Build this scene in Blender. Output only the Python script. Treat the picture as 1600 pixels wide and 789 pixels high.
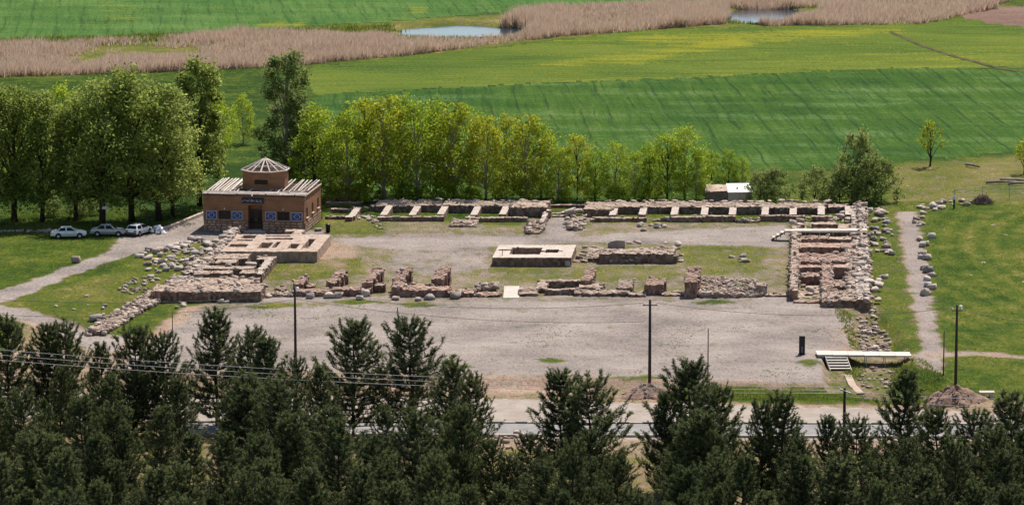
import bpy, math, random
import numpy as np
from mathutils import Vector, Matrix

for _o in list(bpy.data.objects):
    bpy.data.objects.remove(_o)
random.seed(11)
rng = np.random.default_rng(11)
sc = bpy.context.scene
COL = sc.collection
PI = math.pi

# ------------------------------------------------------------------ camera
F, HC, PITCH = 5800.0, 73.1, math.radians(9.35)
cd = bpy.data.cameras.new('camera')
cam = bpy.data.objects.new('camera', cd)
COL.objects.link(cam)
cam.location = (0, 0, HC)
cam.rotation_euler = (PI / 2 - PITCH, 0, 0)
cd.sensor_fit = 'HORIZONTAL'
cd.sensor_width = 36.0
cd.lens = F / 1600 * 36
cd.clip_start = 1.0
cd.clip_end = 20000
sc.camera = cam

# ------------------------------------------------------------------ light
SUN_EL, SUN_AZ = math.radians(54), math.radians(24)      # azimuth: from +Y towards +X
wd = bpy.data.worlds.new('World')
sc.world = wd
wd.use_nodes = True
nt = wd.node_tree
nt.nodes.clear()
sky = nt.nodes.new('ShaderNodeTexSky')
sky.sky_type = 'NISHITA'
sky.sun_disc = False
sky.sun_elevation = SUN_EL
sky.sun_rotation = SUN_AZ
bgn = nt.nodes.new('ShaderNodeBackground')
bgn.inputs['Strength'].default_value = 0.10
wo = nt.nodes.new('ShaderNodeOutputWorld')
nt.links.new(sky.outputs[0], bgn.inputs[0])
nt.links.new(bgn.outputs[0], wo.inputs[0])
sl = bpy.data.lights.new('sun', 'SUN')
sl.energy = 5.0
sl.angle = math.radians(0.5)
sl.color = (1.0, 0.94, 0.85)
so = bpy.data.objects.new('sun', sl)
COL.objects.link(so)
sd = Vector((math.cos(SUN_EL) * math.sin(SUN_AZ), math.cos(SUN_EL) * math.cos(SUN_AZ), math.sin(SUN_EL)))
so.rotation_euler = sd.to_track_quat('Z', 'Y').to_euler()
so.location = (40, 500, 150)
sc.view_settings.view_transform = 'Standard'
sc.view_settings.look = 'None'
sc.view_settings.exposure = 0.5
sc.view_settings.gamma = 1.0
sc.view_settings.use_curve_mapping = False

# ------------------------------------------------------------------ helpers
CP, SP = math.cos(PITCH), math.sin(PITCH)


def P(px, py, z=0.0):
    """place on the level z that the photograph shows at px, py"""
    dx, dy = (px - 800) / F, -(py - 394.5) / F
    d = Vector((dx, CP + dy * SP, -SP + dy * CP))
    return Vector((0, 0, HC)) + d * ((z - HC) / d.z)


def proj(x, y, z):
    dep = y * CP - (z - HC) * SP
    up = y * SP + (z - HC) * CP
    return 800 + F * x / dep, 394.5 - F * up / dep


def scale_at(px, py):
    w = P(px, py)
    return F / (w.y * CP + HC * SP)


TAN = 470.0 / 5800.0


def UV(px, py, z=0.0):
    w = P(px, py, z)
    return w.x - w.y * TAN, w.y


def tag(o, label=None, cat=None, group=None, kind=None):
    if label: o['label'] = label
    if cat: o['category'] = cat
    if group: o['group'] = group
    if kind: o['kind'] = kind
    return o


def empty(name, loc=(0, 0, 0), rz=0.0):
    o = bpy.data.objects.new(name, None)
    o.empty_display_size = 0.3
    o.location = loc
    o.rotation_euler = (0, 0, rz)
    COL.objects.link(o)
    return o


def link(name, me, parent=None, loc=(0, 0, 0), rot=(0, 0, 0), scl=(1, 1, 1)):
    o = bpy.data.objects.new(name, me)
    o.location = loc
    o.rotation_euler = rot
    o.scale = scl
    COL.objects.link(o)
    if parent is not None:
        o.parent = parent
    return o


def np_mesh(name, V, Q, mats, mi=None, smooth=False):
    """V (n,3); Q (m,k) faces of one size"""
    me = bpy.data.meshes.new(name)
    V = np.asarray(V, dtype=np.float32)
    Q = np.asarray(Q, dtype=np.int32)
    m, k = Q.shape
    me.vertices.add(len(V))
    me.vertices.foreach_set('co', V.ravel())
    me.loops.add(m * k)
    me.loops.foreach_set('vertex_index', Q.ravel())
    me.polygons.add(m)
    me.polygons.foreach_set('loop_start', np.arange(0, m * k, k, dtype=np.int32))
    if mi is not None:
        me.polygons.foreach_set('material_index', np.asarray(mi, dtype=np.int32))
    if smooth:
        me.polygons.foreach_set('use_smooth', np.ones(m, dtype=bool))
    for mt in (mats if isinstance(mats, (list, tuple)) else [mats]):
        me.materials.append(mt)
    me.update(calc_edges=True)
    return me


class MB:
    def __init__(s):
        s.v, s.f, s.m = [], [], []

    def quad(s, pts, m=0):
        b = len(s.v)
        s.v += [tuple(p) for p in pts]
        s.f.append(tuple(range(b, b + len(pts))))
        s.m.append(m)

    def box(s, c, size, rz=0.0, m=0, M=None):
        b = len(s.v)
        R = Matrix.Translation(c) @ Matrix.Rotation(rz, 4, 'Z')
        if M is not None: R = R @ M
        for sx in (-.5, .5):
            for sy in (-.5, .5):
                for sz in (-.5, .5):
                    s.v.append(tuple(R @ Vector((sx * size[0], sy * size[1], sz * size[2]))))
        for f in ((0, 1, 3, 2), (4, 6, 7, 5), (0, 4, 5, 1), (2, 3, 7, 6), (0, 2, 6, 4), (1, 5, 7, 3)):
            s.f.append(tuple(b + i for i in f))
            s.m.append(m)

    def bar(s, a, b_, w, h, m=0):
        a, b_ = Vector(a), Vector(b_)
        d = b_ - a
        q = d.to_track_quat('X', 'Z').to_matrix().to_4x4()
        s.box((a + b_) / 2, (d.length, w, h), 0, m, q)

    def tube(s, pts, radii, n=8, m=0, cap=True):
        pts = [Vector(p) for p in pts]
        rings = []
        for i, p in enumerate(pts):
            d = pts[min(i + 1, len(pts) - 1)] - pts[max(i - 1, 0)]
            q = d.to_track_quat('Z', 'X')
            b = len(s.v)
            for k in range(n):
                a = 2 * PI * k / n
                s.v.append(tuple(p + q @ Vector((math.cos(a) * radii[i], math.sin(a) * radii[i], 0))))
            rings.append(b)
        for i in range(len(rings) - 1):
            for k in range(n):
                s.f.append((rings[i] + k, rings[i] + (k + 1) % n, rings[i + 1] + (k + 1) % n, rings[i + 1] + k))
                s.m.append(m)
        if cap:
            s.f.append(tuple(rings[0] + k for k in range(n))[::-1]); s.m.append(m)
            s.f.append(tuple(rings[-1] + k for k in range(n))); s.m.append(m)

    def lathe(s, c, prof, axis='Z', n=14, m=0):
        rot = {'Z': Matrix.Identity(3), 'X': Matrix.Rotation(PI / 2, 3, 'Y'), 'Y': Matrix.Rotation(PI / 2, 3, 'X')}[axis]
        base = len(s.v)
        c = Vector(c)
        for r, z in prof:
            for k in range(n):
                a = 2 * PI * k / n
                s.v.append(tuple(c + rot @ Vector((r * math.cos(a), r * math.sin(a), z))))
        for i in range(len(prof) - 1):
            for k in range(n):
                s.f.append((base + i * n + k, base + i * n + (k + 1) % n, base + (i + 1) * n + (k + 1) % n, base + (i + 1) * n + k))
                s.m.append(m)

    def build(s, name, mats, parent=None, smooth=False, **kw):
        me = bpy.data.meshes.new(name)
        me.from_pydata(s.v, [], s.f)
        for mt in (mats if isinstance(mats, (list, tuple)) else [mats]):
            me.materials.append(mt)
        me.polygons.foreach_set('material_index', s.m)
        if smooth:
            me.polygons.foreach_set('use_smooth', [True] * len(s.f))
        me.update()
        return link(name, me, parent, **kw)


# ------------------------------------------------------------------ materials
class NT:
    def __init__(s, name):
        s.mat = bpy.data.materials.new(name)
        s.mat.use_nodes = True
        s.t = s.mat.node_tree
        s.b = s.t.nodes['Principled BSDF']
        s.b.inputs['Roughness'].default_value = 0.9
        s.b.inputs['Specular IOR Level'].default_value = 0.15

    def n(s, t, **kw):
        nd = s.t.nodes.new(t)
        for k, v in kw.items():
            setattr(nd, k, v)
        return nd

    def l(s, a, b):
        s.t.links.new(a, b)

    def pos(s, local=False):
        if local:
            return s.n('ShaderNodeTexCoord').outputs['Object']
        return s.n('ShaderNodeNewGeometry').outputs['Position']

    def mapping(s, src, scale=(1, 1, 1), rz=0.0):
        if rz:
            m = s.n('ShaderNodeMapping')          # turn first, stretch after
            m.inputs['Rotation'].default_value = (0, 0, rz)
            s.l(src, m.inputs[0])
            src = m.outputs[0]
        m = s.n('ShaderNodeMapping')
        m.inputs['Scale'].default_value = scale
        s.l(src, m.inputs[0])
        return m.outputs[0]

    def noise(s, src, scale, detail=3, rough=0.6):
        nd = s.n('ShaderNodeTexNoise')
        nd.inputs['Scale'].default_value = scale
        nd.inputs['Detail'].default_value = detail
        nd.inputs['Roughness'].default_value = rough
        s.l(src, nd.inputs['Vector'])
        return nd.outputs['Fac']

    def math(s, op, a, b=None, c=None, clamp=False):
        nd = s.n('ShaderNodeMath', operation=op, use_clamp=clamp)
        for i, v in enumerate((a, b, c)):
            if v is None: continue
            if isinstance(v, (int, float)): nd.inputs[i].default_value = v
            else: s.l(v, nd.inputs[i])
        return nd.outputs[0]

    def ramp(s, fac, stops):
        nd = s.n('ShaderNodeValToRGB')
        el = nd.color_ramp.elements
        while len(el) < len(stops): el.new(0.5)
        for e, (p, c) in zip(el, stops):
            e.position = p
            e.color = (*c, 1)
        s.l(fac, nd.inputs[0])
        return nd.outputs[0]

    def mix(s, fac, a, b, mode='MIX'):
        nd = s.n('ShaderNodeMix', data_type='RGBA', blend_type=mode)
        for i, v in ((0, fac), (6, a), (7, b)):
            if isinstance(v, (int, float)): nd.inputs[i].default_value = v
            elif isinstance(v, tuple): nd.inputs[i].default_value = (*v, 1)
            else: s.l(v, nd.inputs[i])
        return nd.outputs[2]

    def attr(s, name):
        nd = s.n('ShaderNodeAttribute')
        nd.attribute_name = name
        return nd.outputs['Fac']

    def orand(s):
        return s.n('ShaderNodeObjectInfo').outputs['Random']

    def irand(s):
        return s.n('ShaderNodeNewGeometry').outputs['Random Per Island']

    def color(s, c):
        if isinstance(c, tuple): s.b.inputs['Base Color'].default_value = (*c, 1)
        else: s.l(c, s.b.inputs['Base Color'])

    def bump(s, h, strength=0.5, dist=0.05):
        nd = s.n('ShaderNodeBump')
        nd.inputs['Strength'].default_value = strength
        nd.inputs['Distance'].default_value = dist
        s.l(h, nd.inputs['Height'])
        s.l(nd.outputs[0], s.b.inputs['Normal'])


def plain(name, c, rough=0.6, spec=0.3, metal=0.0, var=0.12, scale=3.0):
    m = NT(name)
    p = m.pos(True)
    n_ = m.noise(p, scale, 4)
    c2 = tuple(min(1, x * (1 + var)) for x in c)
    c1 = tuple(x * (1 - var) for x in c)
    m.color(m.ramp(n_, [(0.3, c1), (0.7, c2)]))
    m.b.inputs['Roughness'].default_value = rough
    m.b.inputs['Specular IOR Level'].default_value = spec
    m.b.inputs['Metallic'].default_value = metal
    return m.mat


def rocky(name, cs, scale=1.2, per_object=True, bump=0.6):
    """cs: dark, mid, light colours of the stone"""
    m = NT(name)
    p = m.pos()
    n1 = m.noise(p, scale, 5, 0.65)
    n2 = m.noise(p, scale * 6, 3, 0.7)
    f = m.math('ADD', m.math('MULTIPLY', n1, 0.6), m.math('MULTIPLY', n2, 0.4))
    r = m.irand() if not per_object else m.orand()
    f = m.math('ADD', f, m.math('MULTIPLY', m.math('SUBTRACT', r, 0.5), 0.28))
    m.color(m.ramp(f, [(0.30, cs[0]), (0.5, cs[1]), (0.70, cs[2])]))
    m.b.inputs['Roughness'].default_value = 0.95
    m.bump(n2, bump, 0.08)
    return m.mat


def leafy(name, cs, trans=0.35, rough=0.6):
    m = NT(name)
    r = m.irand()
    o = m.orand()
    f = m.math('ADD', m.math('MULTIPLY', r, 0.65), m.math('MULTIPLY', o, 0.35))
    c = m.ramp(f, [(0.1, cs[0]), (0.5, cs[1]), (0.9, cs[2])])
    m.color(c)
    m.b.inputs['Roughness'].default_value = rough
    m.b.inputs['Specular IOR Level'].default_value = 0.2
    if trans > 0:
        tr = m.n('ShaderNodeBsdfTranslucent')
        m.l(c, tr.inputs[0])
        mx = m.n('ShaderNodeMixShader')
        mx.inputs[0].default_value = trans
        out = m.t.nodes['Material Output']
        m.l(m.b.outputs[0], mx.inputs[1])
        m.l(tr.outputs[0], mx.inputs[2])
        m.l(mx.outputs[0], out.inputs['Surface'])
    return m.mat


def ground_mat():
    m = NT('ground_cover')
    p = m.pos()
    g, d, k = m.attr('grass'), m.attr('dry'), m.attr('gravel')
    n0 = m.noise(p, 0.11, 4, 0.6)
    n1 = m.noise(m.mapping(p, (1, 0.55, 1)), 0.55, 5, 0.7)
    n2 = m.noise(m.mapping(p, (1, 0.35, 1)), 3.0, 4, 0.75)
    n3 = m.noise(p, 9.0, 3, 0.75)
    c1, c2, c3 = (m.math('SUBTRACT', x, 0.5) for x in (n1, n2, n3))
    gm = m.math('ADD', g, m.math('MULTIPLY', c1, 2.6))
    gm = m.math('ADD', gm, m.math('MULTIPLY', c2, 1.7))
    gm = m.math('MULTIPLY_ADD', m.math('SUBTRACT', gm, 0.5), 1.9, 0.5, clamp=True)
    gf = m.math('ADD', m.math('MULTIPLY', c1, 1.0), m.math('MULTIPLY', c2, 1.1))
    gf = m.math('ADD', gf, m.math('MULTIPLY', m.math('SUBTRACT', n0, 0.5), 0.9))
    gf = m.math('ADD', gf, m.math('MULTIPLY_ADD', c3, 0.6, 0.30))
    gf = m.math('ADD', gf, m.math('MULTIPLY', m.math('SUBTRACT', d, 0.25), 0.75))
    gc = m.ramp(gf, [(0.05, (0.018, 0.045, 0.006)), (0.32, (0.060, 0.098, 0.010)), (0.52, (0.120, 0.130, 0.018)),
                     (0.75, (0.22, 0.18, 0.065)), (0.95, (0.33, 0.25, 0.14))])
    sf = m.math('ADD', m.math('MULTIPLY_ADD', c2, 1.3, 0.5), m.math('MULTIPLY', c3, 1.0))
    soil = m.ramp(m.math('MULTIPLY_ADD', c1, 1.2, sf),
                  [(0.15, (0.19, 0.12, 0.082)), (0.5, (0.31, 0.215, 0.155)), (0.85, (0.42, 0.335, 0.27))])
    n4 = m.noise(m.mapping(p, (0.05, 0.32, 1), 0.06), 1.0, 5, 0.7)
    grav = m.ramp(m.math('ADD', m.math('ADD', m.math('MULTIPLY', m.math('SUBTRACT', n0, 0.5), 1.3), m.math('MULTIPLY', m.math('SUBTRACT', n4, 0.5), 0.6)), m.math('MULTIPLY_ADD', c1, 0.6, sf)),
                  [(0.1, (0.14, 0.118, 0.108)), (0.45, (0.236, 0.196, 0.174)), (0.9, (0.345, 0.292, 0.254))])
    kk = m.math('ADD', k, m.math('MULTIPLY', c1, 2.4))
    kk = m.math('MULTIPLY_ADD', m.math('SUBTRACT', kk, 0.5), 1.5, 0.5, clamp=True)
    base = m.mix(kk, soil, grav)
    m.color(m.mix(gm, base, gc))
    m.b.inputs['Roughness'].default_value = 1.0
    m.b.inputs['Specular IOR Level'].default_value = 0.05
    m.bump(m.math('ADD', n2, m.math('MULTIPLY', gm, n3)), 0.9, 0.2)
    return m.mat


def field_mat(name, stops, rz, furrow, yellow=None, furrow_amt=0.3, light=None):
    m = NT(name)
    p = m.pos()
    al = m.mapping(p, (1.0, 0.05, 1.0), rz)
    streak = m.math('SUBTRACT', m.noise(al, 0.6, 5, 0.75), 0.5)
    band = m.noise(m.mapping(p, (0.035, 0.11, 1.0), 0.08), 1.0, 5, 0.65)
    big = m.math('SUBTRACT', m.noise(p, 0.03, 3), 0.5)
    fine = m.math('SUBTRACT', m.noise(m.mapping(p, (1.0, 0.3, 1.0)), 2.2, 4, 0.8), 0.5)
    n2 = m.noise(p, 1.0, 4, 0.7)
    f = m.math('ADD', m.math('MULTIPLY', streak, 0.9), m.math('MULTIPLY', fine, 1.0))
    f = m.math('ADD', f, m.math('MULTIPLY_ADD', m.math('SUBTRACT', band, 0.5), 0.7, 0.5))
    f = m.math('ADD', f, m.math('MULTIPLY', big, 0.8))
    c = m.ramp(f, stops)
    if light:
        lf = m.math('MULTIPLY', m.math('MULTIPLY_ADD', m.math('SUBTRACT', band, 0.50), 4.5, 0.0, clamp=True),
                    m.math('MULTIPLY_ADD', m.math('ADD', m.math('MULTIPLY', streak, 1.0), fine), 3.0, 0.55, clamp=True))
        c = m.mix(m.math('MULTIPLY', lf, 0.85), c, light)
    if furrow:
        wob = m.noise(m.mapping(p, (0.35, 0.04, 1), rz), 1.0, 3)
        sx = m.n('ShaderNodeSeparateXYZ')
        m.l(m.mapping(p, (1, 1, 1), rz), sx.inputs[0])
        xx = m.math('ADD', sx.outputs[0], m.math('MULTIPLY', wob, furrow * 0.55))
        lns = None
        for k_, sh, br in ((1.0, 4.2, 0.40), (2.7, 2.6, 0.47)):
            s1 = m.math('ABSOLUTE', m.math('SINE', m.math('MULTIPLY', xx, PI / furrow * k_)))
            ln = m.math('MULTIPLY_ADD', s1, -sh, 1.0, clamp=True)
            brk = m.math('MULTIPLY_ADD', m.math('SUBTRACT', m.noise(m.mapping(p, (0.16 * k_, 0.045, 1), rz), 1.0, 3, 0.7), br), 7.0, 0.0, clamp=True)
            ln = m.math('MULTIPLY', ln, brk)
            lns = ln if lns is None else m.math('MAXIMUM', lns, ln)
        c = m.mix(m.math('MULTIPLY', lns, furrow_amt), c, (0.012, 0.035, 0.010))
    if yellow:
        y = m.attr('dry')
        yy = m.math('ADD', y, m.math('MULTIPLY', fine, 2.0))
        yy = m.math('ADD', yy, m.math('MULTIPLY', m.math('SUBTRACT', m.noise(m.mapping(p, (0.06, 0.3, 1)), 1.0, 5, 0.7), 0.5), 2.6))
        yy = m.math('MULTIPLY_ADD', m.math('SUBTRACT', yy, 0.55), 1.5, 0.5, clamp=True)
        c = m.mix(m.math('MULTIPLY', yy, 0.8), c, yellow)
    m.color(c)
    m.b.inputs['Roughness'].default_value = 1.0
    m.b.inputs['Specular IOR Level'].default_value = 0.05
    m.bump(m.math('ADD', n2, streak), 0.8, 0.4)
    return m.mat


M = {}
M['ground'] = ground_mat()
M['wheat'] = field_mat('wheat', [(0.12, (0.012, 0.042, 0.006)), (0.5, (0.038, 0.086, 0.010)), (0.88, (0.090, 0.130, 0.018))],
                       math.atan(-250 / 5800), 4.6, None, 0.85, (0.10, 0.165, 0.075))
M['rape'] = field_mat('rape_meadow', [(0.12, (0.030, 0.065, 0.010)), (0.5, (0.078, 0.115, 0.013)), (0.88, (0.135, 0.155, 0.022))],
                      1.45, None, (0.22, 0.205, 0.015))
M['farf'] = field_mat('far_crop', [(0.12, (0.022, 0.065, 0.014)), (0.5, (0.052, 0.115, 0.022)), (0.88, (0.105, 0.17, 0.045))],
                      -0.10, 5.0, (0.21, 0.20, 0.02), 0.6)
M['plough'] = field_mat('ploughed_soil', [(0.12, (0.10, 0.06, 0.045)), (0.5, (0.17, 0.105, 0.08)), (0.88, (0.24, 0.165, 0.125))],
                        1.2, 2.0, None, 0.3)
M['stone'] = rocky('limestone', [(0.20, 0.145, 0.112), (0.385, 0.31, 0.255), (0.51, 0.435, 0.37)])
M['rubble'] = rocky('rubble_stone', [(0.17, 0.115, 0.085), (0.35, 0.265, 0.21), (0.50, 0.42, 0.355)], 1.5, False)
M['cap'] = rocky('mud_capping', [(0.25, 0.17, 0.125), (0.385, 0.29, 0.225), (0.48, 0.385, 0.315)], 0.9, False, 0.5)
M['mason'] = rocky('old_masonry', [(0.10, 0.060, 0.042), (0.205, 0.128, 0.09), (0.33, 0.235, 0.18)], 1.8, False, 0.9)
M['mud'] = rocky('mud_brick', [(0.25, 0.165, 0.115), (0.34, 0.235, 0.17), (0.42, 0.31, 0.24)], 0.5, False, 0.3)
M['redbrick'] = rocky('red_rubble_brick', [(0.115, 0.062, 0.045), (0.235, 0.130, 0.092), (0.38, 0.255, 0.20)], 2.2, False, 0.9)  # red brick, coloured darker to deepen the shade on wall faces
M['white_cap'] = rocky('pale_plaster', [(0.36, 0.285, 0.232), (0.455, 0.38, 0.32), (0.515, 0.44, 0.38)], 0.7, False, 0.25)
M['dark_stone'] = rocky('grey_stone', [(0.2, 0.165, 0.15), (0.32, 0.275, 0.25), (0.44, 0.385, 0.35)], 1.0)
M['dust'] = rocky('dusty_road', [(0.185, 0.145, 0.115), (0.285, 0.236, 0.196), (0.36, 0.31, 0.265)], 0.45, False, .3)
M['redcap'] = rocky('red_brick_top', [(0.24, 0.145, 0.105), (0.39, 0.26, 0.20), (0.50, 0.375, 0.305)], 1.8, False, .6)
M['wood'] = rocky('weathered_wood', [(0.33, 0.26, 0.22), (0.54, 0.46, 0.40), (0.68, 0.61, 0.55)], 2.0, True, 0.2)
M['deck'] = rocky('pale_decking', [(0.40, 0.345, 0.285), (0.50, 0.45, 0.385), (0.57, 0.52, 0.455)], 1.0, True, 0.1)
M['darkwood'] = plain('dark_wood', (0.06, 0.042, 0.032), 0.8)
M['pole'] = plain('creosoted_pole', (0.045, 0.033, 0.028), 0.85)
M['dark'] = plain('dark_opening', (0.012, 0.012, 0.014), 0.4, 0.4)
M['black'] = plain('black_enamel', (0.012, 0.012, 0.016), 0.35, 0.4)
M['metal'] = plain('galvanised_metal', (0.35, 0.35, 0.36), 0.45, 0.5, 0.6)
M['white'] = plain('white_paint', (0.78, 0.77, 0.75), 0.5)
M['wire'] = plain('cable', (0.05, 0.045, 0.045), 0.6)
M['paleline'] = plain('aluminium_cable', (0.45, 0.44, 0.43), 0.5)
M['glass'] = plain('dark_glass', (0.010, 0.012, 0.013), 0.25, 0.25)
M['rubber'] = plain('tyre_rubber', (0.018, 0.018, 0.018), 0.8)
M['rim'] = plain('wheel_rim', (0.45, 0.45, 0.46), 0.4, 0.5, 0.5)
M['carwhite'] = plain('white_car_paint', (0.74, 0.74, 0.72), 0.2, 0.6, 0, 0.03)
M['carsilver'] = plain('silver_car_paint', (0.38, 0.37, 0.34), 0.25, 0.6, 0.2, 0.03)
M['lamp_red'] = plain('tail_lamp', (0.28, 0.02, 0.02), 0.2, 0.6)
M['lamp_clear'] = plain('head_lamp', (0.6, 0.6, 0.6), 0.1, 0.6)
M['trim'] = plain('black_trim', (0.025, 0.025, 0.025), 0.6)
M['poster'] = plain('blue_panel', (0.032, 0.065, 0.19), 0.5, 0.3, 0, 0.35, 2.5)
M['posterw'] = plain('pale_print', (0.45, 0.47, 0.52), 0.5)
M['posterd'] = plain('dark_print', (0.03, 0.012, 0.06), 0.5)
M['signbg'] = plain('sign_navy', (0.018, 0.015, 0.032), 0.4)
M['bark'] = plain('bark', (0.055, 0.042, 0.032), 0.9, 0.1, 0, 0.4, 1.5)
M['palebark'] = plain('pale_bark', (0.26, 0.22, 0.17), 0.9, 0.1, 0, 0.4, 1.5)
M['sheet'] = plain('white_sheet_metal', (0.70, 0.72, 0.74), 0.4, 0.4, 0.1, 0.08, 1.0)
M['tan'] = plain('tan_panel', (0.55, 0.40, 0.29), 0.8, 0.2, 0, 0.1, 1.0)
M['sack'] = plain('white_plastic', (0.72, 0.70, 0.74), 0.5, 0.3, 0, 0.15, 3.0)
M['reed'] = leafy('dry_reed', [(0.30, 0.20, 0.135), (0.45, 0.325, 0.235), (0.62, 0.48, 0.365)], 0.45)
M['grass'] = leafy('grass_blade', [(0.06, 0.11, 0.012), (0.12, 0.165, 0.02), (0.24, 0.235, 0.06)], 0.5)
M['leaf_olive'] = leafy('olive_leaf', [(0.14, 0.19, 0.032), (0.24, 0.29, 0.055), (0.40, 0.43, 0.12)], 0.58)
M['leaf_bright'] = leafy('fresh_leaf', [(0.17, 0.25, 0.018), (0.28, 0.37, 0.026), (0.42, 0.46, 0.05)], 0.58)
M['leaf_gold'] = leafy('golden_leaf', [(0.20, 0.235, 0.014), (0.31, 0.345, 0.020), (0.45, 0.44, 0.045)], 0.58)
M['leaf_shrub'] = leafy('shrub_leaf', [(0.12, 0.16, 0.035), (0.20, 0.245, 0.06), (0.34, 0.37, 0.13)], 0.45)
M['needle'] = leafy('pine_needle', [(0.030, 0.044, 0.016), (0.058, 0.076, 0.028), (0.10, 0.118, 0.048)], 0.25)
M['needle_tip'] = leafy('sunlit_young_needle', [(0.07, 0.092, 0.028), (0.13, 0.155, 0.048), (0.24, 0.26, 0.092)], 0.32)  # new growth, its colour lightened further to read as sunlit tips
M['brush'] = plain('dead_brush', (0.20, 0.135, 0.115), 0.9, 0.1, 0, 0.4, 4.0)


def water_mat():
    m = NT('pond_water')
    p = m.mapping(m.pos(), (0.25, 1.0, 1))
    n_ = m.noise(p, 0.8, 3)
    m.color(m.ramp(n_, [(0.35, (0.008, 0.02, 0.032)), (0.65, (0.02, 0.04, 0.065))]))
    m.b.inputs['Roughness'].default_value = 0.12
    m.b.inputs['Specular IOR Level'].default_value = 0.3
    m.bump(n_, 0.3, 0.08)
    return m.mat


def brick_mat():
    m = NT('brown_brickwork')
    p = m.pos(True)
    b = m.n('ShaderNodeTexBrick')
    b.inputs['Scale'].default_value = 1.0
    b.inputs['Brick Width'].default_value = 0.24
    b.inputs['Row Height'].default_value = 0.075
    b.inputs['Mortar Size'].default_value = 0.008
    b.inputs['Color1'].default_value = (0.285, 0.138, 0.070, 1)
    b.inputs['Color2'].default_value = (0.22, 0.102, 0.054, 1)
    b.inputs['Mortar'].default_value = (0.25, 0.15, 0.092, 1)
    sx = m.n('ShaderNodeSeparateXYZ')
    m.l(p, sx.inputs[0])
    cb = m.n('ShaderNodeCombineXYZ')
    m.l(m.math('ADD', sx.outputs[0], sx.outputs[1]), cb.inputs[0])
    m.l(sx.outputs[2], cb.inputs[1])
    m.l(cb.outputs[0], b.inputs['Vector'])
    n1 = m.noise(m.mapping(p, (0.5, 0.5, 1.6)), 1.0, 5, 0.7)
    st = m.ramp(n1, [(0.3, (0.62, 0.60, 0.62)), (0.5, (1.0, 1.0, 1.0)), (0.72, (1.25, 1.2, 1.12))])
    m.color(m.mix(1.0, b.outputs['Color'], st, 'MULTIPLY'))
    m.bump(b.outputs['Fac'], 0.3, -0.01)
    return m.mat


M['water'] = water_mat()
M['trackm'] = plain('track_soil', (0.075, 0.062, 0.032), 1.0, 0.05, 0, .4, .5)
M['brick'] = brick_mat()

# ------------------------------------------------------------------ terrain


def vnoise(x, y, seed=0):
    """smooth value noise for arrays"""
    xi, yi = np.floor(x).astype(np.int64), np.floor(y).astype(np.int64)
    xf, yf = x - xi, y - yi

    def h(a, b):
        n_ = (a * 374761393 + b * 668265263 + seed * 982451653) & 0xffffffff
        n_ = ((n_ ^ (n_ >> 13)) * 1274126177) & 0xffffffff
        return ((n_ ^ (n_ >> 16)) & 0xffff) / 65535.0
    u, v = xf * xf * (3 - 2 * xf), yf * yf * (3 - 2 * yf)
    return (h(xi, yi) * (1 - u) + h(xi + 1, yi) * u) * (1 - v) + (h(xi, yi + 1) * (1 - u) + h(xi + 1, yi + 1) * u) * v


def fbm(x, y, seed=0, oct_=3):
    r, a, t = 0, 1.0, 0
    for o in range(oct_):
        r = r + a * vnoise(x * 2 ** o, y * 2 ** o, seed + o * 17)
        t += a
        a *= 0.5
    return r / t


def sstep(a, b, x):
    t = np.clip((x - a) / (b - a), 0, 1)
    return t * t * (3 - 2 * t)


def in_poly(px, py, poly):
    r = np.zeros(px.shape, bool)
    n_ = len(poly)
    for i in range(n_):
        (x0, y0), (x1, y1) = poly[i], poly[(i + 1) % n_]
        if y0 == y1: continue
        c = ((y0 > py) != (y1 > py)) & (px < (x1 - x0) * (py - y0) / (y1 - y0) + x0)
        r ^= c
    return r


def seg_dist(x, y, pts):
    d = np.full(np.shape(x), 1e9)
    for a, b in zip(pts[:-1], pts[1:]):
        ax, ay, bx, by = a[0], a[1], b[0], b[1]
        L = (bx - ax) ** 2 + (by - ay) ** 2
        t = np.clip(((x - ax) * (bx - ax) + (y - ay) * (by - ay)) / L, 0, 1)
        d = np.minimum(d, np.hypot(x - ax - t * (bx - ax), y - ay - t * (by - ay)))
    return d


DITCH = [P(1352, 484), P(1366, 520), P(1372, 560), P(1375, 604)]
POND_A = [(598, 50), (640, 45), (720, 41), (800, 40), (832, 45), (812, 52), (740, 56), (650, 58), (610, 56)]
POND_B = [(1130, 28), (1160, 19), (1220, 13), (1285, 12), (1270, 20), (1225, 28), (1165, 35), (1138, 34)]


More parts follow.
